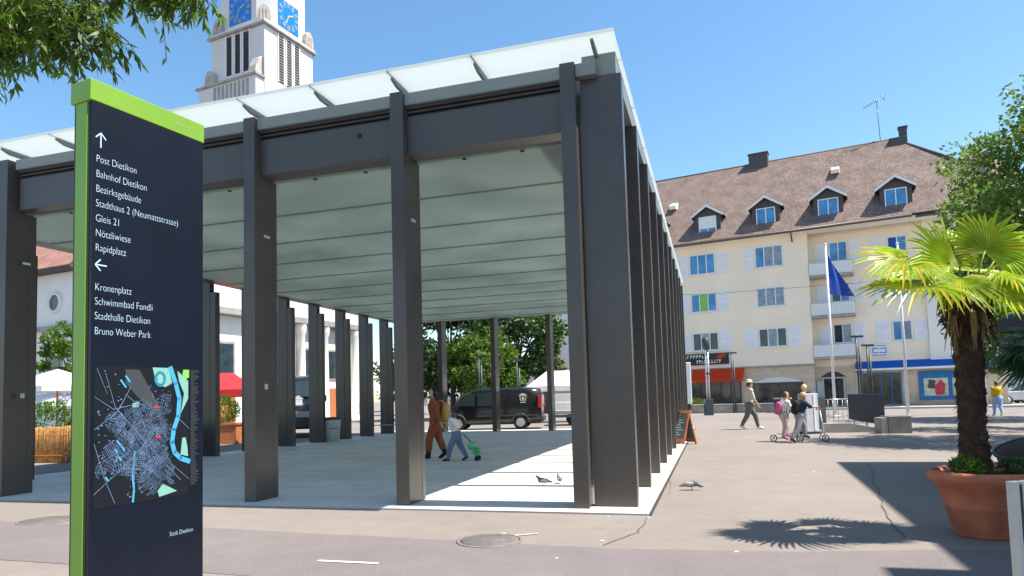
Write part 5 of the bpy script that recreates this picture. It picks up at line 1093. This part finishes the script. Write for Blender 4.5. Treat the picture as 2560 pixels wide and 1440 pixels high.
person('adult with straw coloured hair up, standing behind the scooter children', (9.55, 21.9, 0), R(30), 1.58, J3, dict(top=C_black, bottom=C_jeans, shoe=C_shoe, hair=C_straw))
J4 = walk(0.0, .10, .3)
person('person in a bright yellow jacket and pale jeans walking away by the shop', (22.0, 30.6, 0), R(80), 1.55, J4, dict(top=C_yellow, bottom=C_ltblue, shoe=C_wshoe, hair=C_brownhair, long=True), width=1.25)
# pigeons
C_pig = mat('pigeon_grey', (0.16, 0.15, 0.155), 0.7, vary=0.5, scale=14); C_pigl = mat('pigeon_pale', (0.42, 0.41, 0.42), 0.7, vary=0.3, scale=20)
def pigeon(label, loc, rz, down, m, s=1.0):
    t = thing('pigeon', label, 'pigeon', loc, rz, 'pigeons on the ground')
    hz = .20 if not down else .07; hx = .13 if not down else .17
    bones_mesh([((-.05 * s, 0, .105 * s), (.06 * s, 0, .12 * s), .050 * s, .058 * s), ((-.06 * s, 0, .105 * s), (-.19 * s, 0, .075 * s), .040 * s, .014 * s), ((.06 * s, 0, .13 * s), (hx * s, 0, hz * s), .042 * s, .024 * s), ((hx * s, 0, hz * s), ((hx + .012) * s, 0, (hz + .004) * s), .026 * s, .022 * s)], 'body', m, 0.005, t)
    for sy in (-1, 1):
        b = MB(); b.ball((-.03 * s, sy * .045 * s, .115 * s), .09 * s, 12, 0, (1.05, .22, .42)); b.build('wing', C_pigl, t)
        b = MB(); b.tube([(.01 * s, sy * .025 * s, .07 * s), (.012 * s, sy * .028 * s, 0.003)], .005 * s, 5); b.tube([(.0, sy * .028 * s, .004), (.04 * s, sy * .03 * s, .004)], .004 * s, 5); b.build('leg', M_red, t)
    b = MB(); b.tube([((hx + .03) * s, 0, hz * s), ((hx + .055) * s, 0, (hz - .008) * s)], [.008 * s, .002], 6); b.build('beak', M_dark, t)
    b = MB()
    for sy in (-1, 1): b.ball(((hx + .012) * s, sy * .022 * s, (hz + .006) * s), .005 * s, 6)
    b.build('eyes', M_orange, t)
pigeon('grey pigeon standing side on upon the paving in front of the corner post', (0.53, 10.72, 0.022), R(176), False, C_pig, 0.72)
pigeon('small grey pigeon seen from behind on the sunlit paving', (0.80, 10.95, 0.022), R(100), False, C_pig, 0.66)
pigeon('pigeon pecking with pale back on the asphalt right of the pavilion', (2.62, 9.92, 0), R(-12), True, C_pig, 0.82)

# ------------------------------------------------------------------ vehicles
def van_make(label, loc, rz, sc=1.0, bm=M_black, group=None):
    t = thing('delivery_van', label, 'van', loc, rz, group); t.scale = (sc, sc, sc)
    L, Wd, H = 4.75, 1.82, 1.86     # local +x = front
    secs = [(-2.36, .34, .95, 1.66, .78), (-2.30, .26, 1.0, 1.80, .84), (-1.6, .24, 1.02, 1.86, .88), (0.2, .24, 1.02, 1.87, .88), (0.75, .24, 1.02, 1.82, .86), (1.05, .24, 1.03, 1.66, .80), (1.62, .24, 1.03, 1.16, .80), (1.75, .24, 1.0, 1.08, .85), (2.15, .26, .86, .98, .82), (2.36, .32, .66, .80, .74)]
    b = MB(); vs = []; ns = 14
    for (x, zb, zm, zt, hw) in secs:
        ring = [(x, -hw * .94, zb), (x, -hw * 1.0, zb + .12), (x, -hw * 1.03, (zb + zm) / 2), (x, -hw * 1.0, zm), (x, -hw * .86 if zt - zm > .3 else -hw * .95, zt - .10 if zt - zm > .3 else zm + (zt - zm) * .6), (x, -hw * .74, zt - .02), (x, -hw * .4, zt)]
        ring = ring + [(p[0], -p[1], p[2]) for p in reversed(ring)]; vs += ring
    fs = [(i * ns + j, (i + 1) * ns + j, (i + 1) * ns + (j + 1) % ns, i * ns + (j + 1) % ns) for i in range(len(secs) - 1) for j in range(ns)]
    fs = [tuple(reversed(f)) for f in fs]
    b.add(vs, fs, 0, True); b.f.append(tuple(range(ns))); b.m.append(0); b.sm.append(False); b.f.append(tuple(range((len(secs) - 1) * ns + ns - 1, (len(secs) - 1) * ns - 1, -1))); b.m.append(0); b.sm.append(False)
    body = b.build('body', bm, t)
    def side(name, pts, m, par=t):           # pts as (x, z) on both sides, follows the tumblehome
        for sg in (-1, 1):
            q = MB(); q.prism([(x, sg * (0.905 - max(0, z - 1.02) * 0.175), z) for (x, z) in pts], (0, sg * 0.012, 0)); q.build(name, m, par)
    side('front_window', [(1.50, 1.10), (0.62, 1.08), (0.62, 1.66), (0.98, 1.62)], M_carglass)
    side('side_window', [(0.52, 1.08), (-0.55, 1.08), (-0.55, 1.68), (0.52, 1.67)], M_carglass)
    q = MB(); q.quad((1.10, -.66, 1.66), (1.64, -.72, 1.18), (1.64, .72, 1.18), (1.10, .66, 1.66)); q.v = [(x + .02, y, z + .02) for (x, y, z) in q.v]; q.build('windscreen', M_carglass, t)
    q = MB(); q.box(-2.385, -.66, 1.12, -2.345, .66, 1.58); q.build('rear_window', M_carglass, t)
    q = MB(); q.box(-2.46, -.80, .34, -2.30, .80, .58); q.build('bumper', M_darkpanel, t, bevel=.03)
    q = MB(); q.box(2.25, -.76, .30, 2.45, .76, .56); q.build('bumper', M_darkpanel, t, bevel=.03)
    q = MB(); q.box(2.34, -.45, .60, 2.385, .45, .78); q.build('grille', M_galv, t)
    for sg in (-1, 1):
        q = MB(); q.box(-2.38, sg * .82 - .06, .95, -2.20, sg * .82 + .06, 1.50); q.build('tail_light', M_lampred, t, bevel=.02)
        q = MB(); q.box(2.02, sg * .72 - .12, .76, 2.33, sg * .72 + .10, .92); q.build('headlight', M_lampclear, t, bevel=.03)
        q = MB(); q.box(1.25, sg * .98 - .09, 1.05, 1.38, sg * .98 + .09, 1.24); q.build('mirror', bm, t, bevel=.03)
        for x in (-1.42, 1.42):
            w = MB(); w.lathe([(.20, -.11), (.315, -.11), (.325, -.08), (.325, .08), (.315, .11), (.20, .11)], 28); w = w.build('wheel', M_tyre, t, loc=(x, sg * .80, .325), rot=(R(90), 0, 0))
            r = MB(); r.lathe([(.21, .0), (.20, .115 * 1), (.16, .095), (.0, .11)], 24); r.lathe([(.0, -.11), (.16, -.095), (.20, -.115), (.21, .0)], 24)
            r.build('rim', M_rim, w)
            a = MB(); a.tube([(x + .37 * math.cos(q2), sg * .90, .335 + .37 * math.sin(q2)) for q2 in np.linspace(0, math.pi, 14)], .03, 6); a.build('wheel_arch', M_darkpanel, t)
        for (x0, x1, z) in ((-2.2, .55, 1.06), ): q = MB(); q.box(x0, sg * .915 - .008, .60, x1, sg * .915 + .008, .66); q.build('side_trim', M_darkpanel, t)
        # white cottage emblem
        e = MB(); y = sg * (.905 - (1.5 - 1.02) * .175 + .03)
        def eb(x0, z0, x1, z1): e.box(-1.55 + x0, min(y, y + sg * .01), 1.28 + z0, -1.55 + x1, max(y, y + sg * .01), 1.28 + z1)
        eb(-.14, 0, .14, .03); eb(-.14, .035, -.11, .2); eb(.11, .035, .14, .2); eb(-.05, .05, .05, .16)
        e.prism([(-1.55 - .2, y, 1.49), (-1.55 + .2, y, 1.49), (-1.55 + .06, y, 1.60), (-1.55 - .06, y, 1.60)], (0, sg * .01, 0)); eb(-.12, -.10, .12, -.06)
        e.build('emblem', M_white, t)
    return t
VG = 'black delivery vans behind the pavilion'
van_make('black delivery van with white cottage emblem parked side on behind the pavilion', (-0.72, 31.4, 0), R(173), group=VG)
v2 = van_make('taller black van seen head on between the left posts', (-9.35, 30.5, 0), R(-73), 1.28, group=VG); v2.scale = (1.1, 1.1, 1.42)
e = MB(); e.box(2.37, -.2, .95, 2.40, .2, 1.0); e.box(2.30, -.15, 1.0, 2.39, .15, 1.12); e.prism([(2.36, -.2, 1.13), (2.36, .2, 1.13), (2.36, 0, 1.24)], (0.02, 0, 0)); e.build('emblem', M_white, v2)
bt = thing('box_truck', 'white box truck parked beyond the right hand row of fins', 'truck', (10.75, 44.0, 0), R(76))
b = MB(); b.box(-3.0, -1.1, .75, 2.2, 1.1, 3.25); b.build('cargo_box', M_white, bt, bevel=.04)
b = MB(); b.prism([(2.25, -1.0, .5), (3.9, -1.0, .5), (3.9, -1.0, 1.3), (3.5, -1.0, 2.2), (2.25, -1.0, 2.3)], (0, 2.0, 0)); b.build('cab', M_white, bt, bevel=.04)
b = MB(); b.box(-3.0, -.5, .5, 2.2, .5, .748); b.build('chassis', M_dark, bt)
for x in (-1.9, 3.0):
    for sy in (-.85, .85): b = MB(); b.lathe([(0, -.13), (.42, -.13), (.42, .13), (0, .13)], 20); b.build('wheel', M_tyre, bt, loc=(x, sy, .42), rot=(R(90), 0, 0))
fb = thing('market_trailer', 'white market trailer with drop sides behind the van', 'trailer', (4.1, 33.6, 0), R(-4))
b = MB(); b.box(-1.9, -.9, .55, 1.9, .9, .72); b.build('chassis', M_plate, fb)
for z in (.74, 1.16): b = MB(); b.box(-1.9, -.94, z, 1.9, -.88, z + .38); b.build('drop_side', M_white, fb, bevel=.01)
b = MB(); b.box(-1.9, .88, .74, 1.9, .94, 1.54); b.build('drop_side', M_white, fb)
b = MB(); b.box(-1.88, -.97, .40, 1.88, -.86, .53); 
b.build('light_bar', M_darkpanel, fb)
for x in (-.9, .9):
    for sy in (-.75, .75): b = MB(); b.lathe([(0, -.1), (.3, -.1), (.3, .1), (0, .1)], 20); b.build('wheel', M_tyre, fb, loc=(x, sy, .3), rot=(R(90), 0, 0))
def canopy(label, loc, w, d, zl, zt, m, rz=0, name='market_tent', cat='tent', group=None):
    t = thing(name, label, cat, loc, rz, group)
    for sx in (-1, 1):
        for sy in (-1, 1): b = MB(); b.tube([(sx * w / 2, sy * d / 2, 0), (sx * w / 2, sy * d / 2, zl)], .03, 6); b.build('pole', M_galv, t)
    c = [(-w / 2 - .1, -d / 2 - .1, zl), (w / 2 + .1, -d / 2 - .1, zl), (w / 2 + .1, d / 2 + .1, zl), (-w / 2 - .1, d / 2 + .1, zl)]
    b = MB(); b.add(c + [(-w * .2, 0, zt), (w * .2, 0, zt)], [(0, 1, 5, 4), (2, 3, 4, 5), (1, 2, 5), (3, 0, 4)]); r = b.build('roof', m, t)
    b = MB()
    for i in range(4): a, e = Vector(c[i]), Vector(c[(i + 1) % 4]); b.quad(a, e, e + Vector((0, 0, -.28)), a + Vector((0, 0, -.28)))
    b.build('valance', m, r); return t
canopy('white market tent with sloping roof behind the van', (3.0, 38.0, 0), 3.6, 2.5, 2.0, 2.85, M_canvas)
canopy('red and white market stall roof between the left posts', (-11.6, 27.6, 0), 2.4, 2.2, 2.05, 2.75, M_redcanvas, 0.2, 'market_stall', 'stall')
def round_parasol(label, loc, r, z, group):
    t = thing('white_parasol', label, 'parasol', loc, 0.3, group)
    b = MB(); b.tube([(0, 0, 0.05), (0, 0, z + .55)], .035, 8); b.build('pole', M_wood, t)
    b = MB(); b.lathe([(r, z), (r * .5, z + .34), (0, z + .6)], 8, sm=False); b.lathe([(r, z - .18), (r, z)], 8, sm=False); b.build('canopy', M_canvas, t)
    for k in range(8): a = 2 * math.pi * k / 8; b = MB(); b.tube([(0, 0, z + .05), (r * .6 * math.cos(a), r * .6 * math.sin(a), z + .27)], .012, 5); b.build('rib', M_wood, t)
    b = MB(); b.box(-.3, -.3, 0, .3, .3, .05); b.build('base', M_concrete, t)
PG = 'white cafe parasols behind the reed fence'
round_parasol('white parasol with wooden pole behind the reed fence, nearest', (-15.2, 23, 0), 1.5, 2.22, PG)
round_parasol('lower white parasol behind the nearest one over the cafe hedge', (-17.2, 26.5, 0), 1.6, 1.75, PG)
rw = thing('reed_fence', 'golden reed fence around the cafe terrace at the left', 'fence', (-12.43, 18.55, 0), R(-12))
b = MB()
for i in range(190): x = -3.5 + i * 0.037; b.tube([(x, random.uniform(-.01, .01), 0), (x + random.uniform(-.01, .01), random.uniform(-.01, .01), .97 + random.uniform(-.03, .03))], .018, 5)
b.build('reeds', M_reed, rw)
for z in (.2, .75): b = MB(); b.tube([(-3.5, -.03, z), (3.5, -.03, z)], .012, 5); b.build('rail', M_wood, rw)
HG = 'cafe hedge shrubs behind the reed fence'
for i, (x, y, lab) in enumerate(((-15.9, 21.5, 'leafy terrace shrub left of the parasol pole behind the reed fence'), (-14.3, 21.3, 'leafy terrace shrub right of the parasol pole behind the reed fence'), (-13.0, 21.6, 'leafy terrace shrub behind the stele side of the reed fence'))): shrub(lab, (x, y, 0), .7, .85, 1800, .12, M_leafA if i == 1 else M_leafB, 30 + i, group=HG)
shrub('round golden green bush in a planter between the left posts', (-10.75, 25.6, .7), .65, .55, 2200, .10, M_leafA, 41)
pl = thing('wooden_planter', 'orange wooden planter box below the bush between the left posts', 'planter', (-10.6, 25.5, 0)); b = MB(); b.box(-.6, -.35, 0, .6, .35, .78); b.build('box', M_wood, pl, bevel=.01); b = MB(); b.box(-.64, -.39, .7, .64, .39, .76); b.build('rim', M_wood, pl)
cc = thing('covered_chair', 'grey covered stacked chair beside the wooden planter', 'chair', (-10.9, 24.3, 0), .4); b = MB(); b.prism([(-.3, 0, .35), (.3, 0, .35), (.3, 0, .5), (-.15, 0, .55), (-.3, 0, 1.05)], (0, .5, 0)); b.build('shell', mat('mauve_grey', (.30, .27, .30), .8), cc, bevel=.04)
for x in (-.25, .25):
    for y in (.05, .45): b = MB(); b.tube([(x, y, 0), (x, y, .36)], .015, 6); b.build('leg', M_darkpanel, cc)
bn = thing('litter_bin', 'grey round bin with dark lid between the left row posts', 'bin', (-6.35, 24.6, 0)); b = MB(); b.lathe([(0, 0), (.27, 0), (.33, .75), (.34, .80)], 24); b.build('tub', M_plate, bn)
b = MB(); b.lathe([(.35, .80), (.36, .84), (.2, .9), (0, .91)], 24); b.build('lid', M_darkpanel, bn); b = MB(); b.tube([(.30 * math.cos(a), .34 * math.sin(a) - .02, .55 + .06 * math.sin(a)) for a in np.linspace(-3, -.1, 8)], .012, 5); b.build('handle', M_darkpanel, bn)
# bicycle and stand
bi = thing('bicycle', 'bicycle leaning at the metal rail between the rear left posts', 'bicycle', (-5.3, 31.5, 0), R(60))
for x in (-.52, .52): w = MB(); w.tube([(x + .33 * math.cos(a), 0, .34 + .33 * math.sin(a)) for a in np.linspace(0, 2 * math.pi, 25)], .018, 6, caps=False); w = w.build('wheel', M_tyre, bi); r = MB(); [r.tube([(x, 0, .34), (x + .32 * math.cos(a), 0, .34 + .32 * math.sin(a))], .003, 4) for a in np.linspace(0, 2 * math.pi, 13)[:-1]]; r.build('spokes', M_galv, w)
b = MB(); b.tube([(-.52, 0, .34), (-.1, 0, .30), (.35, 0, .72), (-.18, 0, .75), (-.1, 0, .30)], .016, 6); b.tube([(-.52, 0, .34), (-.18, 0, .75), (-.2, 0, .9)], .014, 6); b.tube([(.52, 0, .34), (.35, 0, .72), (.31, 0, .95)], .016, 6); b.build('frame', M_red, bi)
b = MB(); b.tube([(.31, -.25, .97), (.31, .25, .97)], .013, 6); b.build('handlebar', M_darkpanel, bi); b = MB(); b.ball((-.2, 0, .93), .12, 10, 0, (1, .6, .3)); b.build('saddle', M_dark, bi)
rk = thing('bike_rail', 'low galvanised rail in front of the bicycle', 'rail', (-5.0, 27.8, 0)); b = MB()
for x in (-.7, .7): b.tube([(x, 0, 0), (x, 0, 1.0)], .03, 8)
b.build('posts', M_galv, rk); b = MB(); b.tube([(-.7, 0, .45), (.7, 0, .45)], .02, 6); b.build('crossbar', M_galv, rk)

# ------------------------------------------------------------------ right hand street furniture
ab = thing('chalkboard_sign', 'orange wood A-frame chalkboard standing by the last fins', 'sign', (4.80, 18.85, 0), R(-58))
for sg in (-1, 1):
    lean = sg * .26; fr = MB(); w2 = .30
    def P(x, z, o=0.0): return (x, lean * (1 - z / .92) + o * sg, z)
    for (xa, xb, za, zb) in ((-w2, -w2 + .055, 0, .92), (w2 - .055, w2, 0, .92)): fr.prism([P(xa, za), P(xb, za), P(xb, zb), P(xa, zb)], (0, -sg * .03, 0))
    for (za, zb) in ((.84, .915), (.06, .16)): fr.prism([P(-w2 + .056, za), P(w2 - .056, za), P(w2 - .056, zb), P(-w2 + .056, zb)], (0, -sg * .029, 0))
    fr = fr.build('frame', M_wood, ab)
    bd = MB(); bd.prism([P(-w2 + .05, .15, -.012), P(w2 - .05, .15, -.012), P(w2 - .05, .85, -.012), P(-w2 + .05, .85, -.012)], (0, -sg * .012, 0)); bd = bd.build('board', M_slate, fr)
    ck = MB()
    for i in range(9): z = .78 - i * .065; x0 = random.uniform(-.2, -.12); x1 = random.uniform(.02, .2); ck.quad(P(x0, z, .003), P(x1, z, .003), P(x1, z + .025, .003), P(x0, z + .025, .003))
    ck.build('chalk_writing', M_plate, bd)
def flagpole(label, loc, hgt, flag):
    t = thing('flagpole', label, 'flagpole', loc, 0, 'white flagpoles in front of the cream house'); b = MB(); b.tube([(0, 0, 0), (0, 0, hgt)], [.075, .045], 12); b.ball((0, 0, hgt + .04), .07, 8); b.build('pole', M_whitepole, t)
    b = MB(); b.box(-.16, -.16, 0, .16, .16, .03); b.build('foot', M_galv, t)
    return t
flagpole('white flagpole flying the blue flag', (15.95, 33.2, 0), 8.5, True); flagpole('bare white flagpole left of the palm trunk', (18.85, 32.1, 0), 8.2, False); flagpole('bare white flagpole right of the palm trunk', (22.9, 32.6, 0), 9.2, False)
fg = thing('flag', 'plain dark blue flag hanging from the left flagpole', 'flag', (16.0, 33.2, 0)); b = MB(); NU, NV = 14, 16; vs = []
for i in range(NU + 1):
    for j in range(NV + 1):
        u, v = i / NU, j / NV; vs.append((.03 + u * (0.05 + 1.12 * v), .09 * math.sin(u * 8 + v * 3) * u, 7.95 - 1.9 * v - .15 * u * v))
b.add(vs, [(i * (NV + 1) + j, (i + 1) * (NV + 1) + j, (i + 1) * (NV + 1) + j + 1, i * (NV + 1) + j + 1) for i in range(NU) for j in range(NV)], 0, True); b.build('cloth', M_flag, fg)
def lamp(label, loc, hgt, box, group='street lamps in front of the cream house'):
    t = thing('street_lamp', label, 'street lamp', loc, 0, group); b = MB(); b.tube([(-.05, 0, .0), (-.05, 0, hgt)], .045, 8); b.tube([(.09, 0, .0), (.09, 0, hgt - .5)], .05, 8); b.build('pole', M_lampgreen if not box else M_galv, t)
    if box: b = MB(); b.box(-.24, -.22, 0, .24, .22, 1.0); b.build('base_box', M_lampgreen, t, bevel=.02); b = MB(); b.lathe([(.10, hgt - .6), (.24, hgt - .5), (.24, hgt + .1), (.1, hgt + .2), (0, hgt + .2)], 12); b.build('lamp_head', M_lampgreen, t)
    else: b = MB(); b.box(-.3, -.06, hgt - .02, .3, .06, hgt + .08); b.build('lamp_head', M_lampgreen, t); 
    b = MB(); b.box(-.13, -.08, hgt * .55, .16, .08, hgt * .55 + .08); b.build('collar', M_lampgreen, t)
    return t
lamp('street lamp with dark green base box left of the striding man', (12.35, 41.8, 0), 4.6, True); lamp('slim dark street lamp at the edge of the orange awning', (15.0, 45, 0), 3.95, False)
lamp('slim dark street lamp left of the white shop sign', (17.9, 34.5, 0), 4.0, False); lamp('shorter slim lamp just under the white shop sign', (18.95, 35.5, 0), 3.6, False)
lamp('pale slim lamp rising behind the van roof, left', (-1.55, 40, 0), 3.9, False, 'lamps behind the van'); lamp('pale slim lamp behind the van emblem, right', (0.7, 41, 0), 3.7, False, 'lamps behind the van')
# subway entrance: light cabinet, dark pillar, parapet panel, low wall, railing, concrete block
cb = thing('ticket_cabinet', 'light grey metal cabinet behind the scooter handlebar', 'cabinet', (9.62, 21.8, 0), R(10)); b = MB(); b.box(-.22, -.2, .06, .22, .2, 1.28); b.build('body', M_plate, cb, bevel=.015); b = MB(); b.box(-.26, -.24, 0, .26, .24, .06); b.build('base', M_dark, cb); b = MB(); b.box(.05, -.215, .1, .12, -.201, 1.25); b.build('door_strip', M_white, cb)
pi = thing('dark_pillar', 'dark grey square pillar at the stair railing', 'pillar', (10.25, 22.6, 0), R(10)); b = MB(); b.box(-.20, -.2, .08, .20, .2, 1.15); b.build('shaft', M_darkpanel, pi, bevel=.01); b = MB(); b.box(-.34, -.28, 0, .34, .28, .08); b.build('base', M_concrete, pi, bevel=.02)
pp = thing('parapet_panel', 'dark grey parapet panel along the subway stairs', 'parapet', (11.0, 22.0, 0), R(-24)); b = MB(); b.prism([(0, 0, .42), (1.02, 0, .20), (1.02, 0, 1.20), (0, 0, 1.22)], (0, .06, 0)); b.build('panel', M_darkpanel, pp, bevel=.005)
for x in (.15, .5, .85): b = MB(); b.box(x - .03, .015, .0, x + .03, .05, .45 - .22 * x); b.build('bracket', M_galv, pp)
lw = thing('stair_wall', 'low grey concrete wall below the stair railing', 'wall', (10.15, 22.0, 0), R(-14)); b = MB(); b.prism([(0, 0, 0), (1.9, 0, 0), (1.9, 0, .08), (.8, 0, .30), (0, 0, .30)], (0, .25, 0)); b.build('wall', M_concrete, lw, bevel=.01)
rl = thing('stair_railing', 'thin metal stair railing between the dark pillar and the parapet', 'railing', (10.45, 22.9, 0), R(-12)); b = MB()
for i in range(7): b.tube([(i * .15, 0, .3), (i * .15, 0, 1.05)], .010, 5)
b.build('bars', M_galv, rl); b = MB(); b.tube([(-.02, 0, 1.05), (.92, 0, 1.05)], .02, 6); b.tube([(-.02, 0, .5), (.92, 0, .5)], .012, 6); b.build('rails', M_galv, rl)
kb = thing('concrete_block', 'grey concrete seat block at the end of the stair parapet', 'block', (11.42, 20.75, 0), R(-8)); b = MB(); b.box(.13, 0, 0, .80, .7, .52); b.build('block', M_darkconc, kb, bevel=.015); b = MB(); b.box(-.05, .02, 0, .128, .6, .48); b.build('end_piece', M_greystone, kb, bevel=.01)
lwl = thing('planter_wall', 'long low stone planter wall before the orange awning shop', 'wall', (12.6, 46.6, 0), HYAW); b = MB(); b.box(0, 0, 0, 6.2, .5, .52); b.build('wall', M_greystone, lwl, bevel=.02); b = MB(); b.box(-.05, -.05, .522, 6.25, .55, .60); b.build('coping', M_concrete, lwl, bevel=.01)
bx = thing('planter_box', 'brown square planter at the end of the stone planter wall', 'planter', (17.3, 42.8, 0), HYAW); b = MB(); b.box(-.45, -.4, 0, .45, .4, .85); b.build('box', M_wood if False else M_groove, bx, bevel=.02); b = MB(); b.box(-.5, -.45, .852, .5, .45, .93); b.build('rim', M_concrete, bx)
kerb = MB(); kerb.box(0, 0, 0, 26, 2.6, .12); k_ = kerb.build('pavement', M_pave, loc=(11.5, 51.3, 0), rot=(0, 0, HYAW)); structure(k_)
# chairs of the cafe and cars far right
def car(label, loc, rz, bm):
    t = thing('parked_car', label, 'car', loc, rz, 'parked cars at the far right'); b = MB()
    b.prism([(-2.1, -.85, .3), (2.1, -.85, .3), (2.15, -.85, .6), (1.9, -.85, .82), (1.1, -.85, .92), (-2.0, -.85, .95), (-2.15, -.85, .7)], (0, 1.7, 0)); b.build('body', bm, t, bevel=.08)
    b = MB(); b.prism([(-1.7, -.72, .95), (1.05, -.72, .93), (.35, -.68, 1.42), (-1.2, -.68, 1.45)], (0, 1.4, 0)); b.build('cabin', M_carglass, t, bevel=.05); b = MB(); b.box(-1.15, -.66, 1.44, .3, .66, 1.48); b.build('roof', bm, t, bevel=.015)
    for x in (-1.3, 1.3):
        for sy in (-.8, .8): w = MB(); w.lathe([(.0, -.1), (.31, -.1), (.31, .1), (.0, .1)], 20); w = w.build('wheel', M_tyre, t, loc=(x, sy, .31), rot=(R(90), 0, 0)); r = MB(); r.lathe([(.0, -.108), (.19, -.108), (.19, .108), (.0, .108)], 16); r.build('rim', M_rim, w)
    for sy in (-.6, .6): b = MB(); b.box(-2.17, sy - .14, .68, -2.1, sy + .14, .82); b.build('tail_light', M_lampred, t); b = MB(); b.box(2.05, sy - .16, .62, 2.13, sy + .16, .74); b.build('headlight', M_lampclear, t)
car('silver car parked far right beyond the shop corner', (35.0, 46.0, 0), R(160), mat('silver_paint', (.55, .56, .58), .3, metal=.4)); car('dark car parked behind the silver one', (36.5, 50.5, 0), R(160), mat('dark_red_paint', (.10, .03, .03), .25)); car('white car parked furthest right', (41.5, 48.5, 0), R(160), M_white)
ow = thing('overhead_wire', 'thin overhead tram wire crossing in front of the cream house', 'wire', (0, 0, 0)); b = MB(); b.tube([(-2, 44, 8.0), (12, 41, 7.35), (20, 38.6, 7.4), (42, 33, 8.4)], .012, 5); b.build('cable', M_dark, ow)
pk2 = shrub('small green shop plant behind the planter wall under the orange awning', (13.3, 47.6, .1), .55, .45, 900, .12, M_leafA, 61)
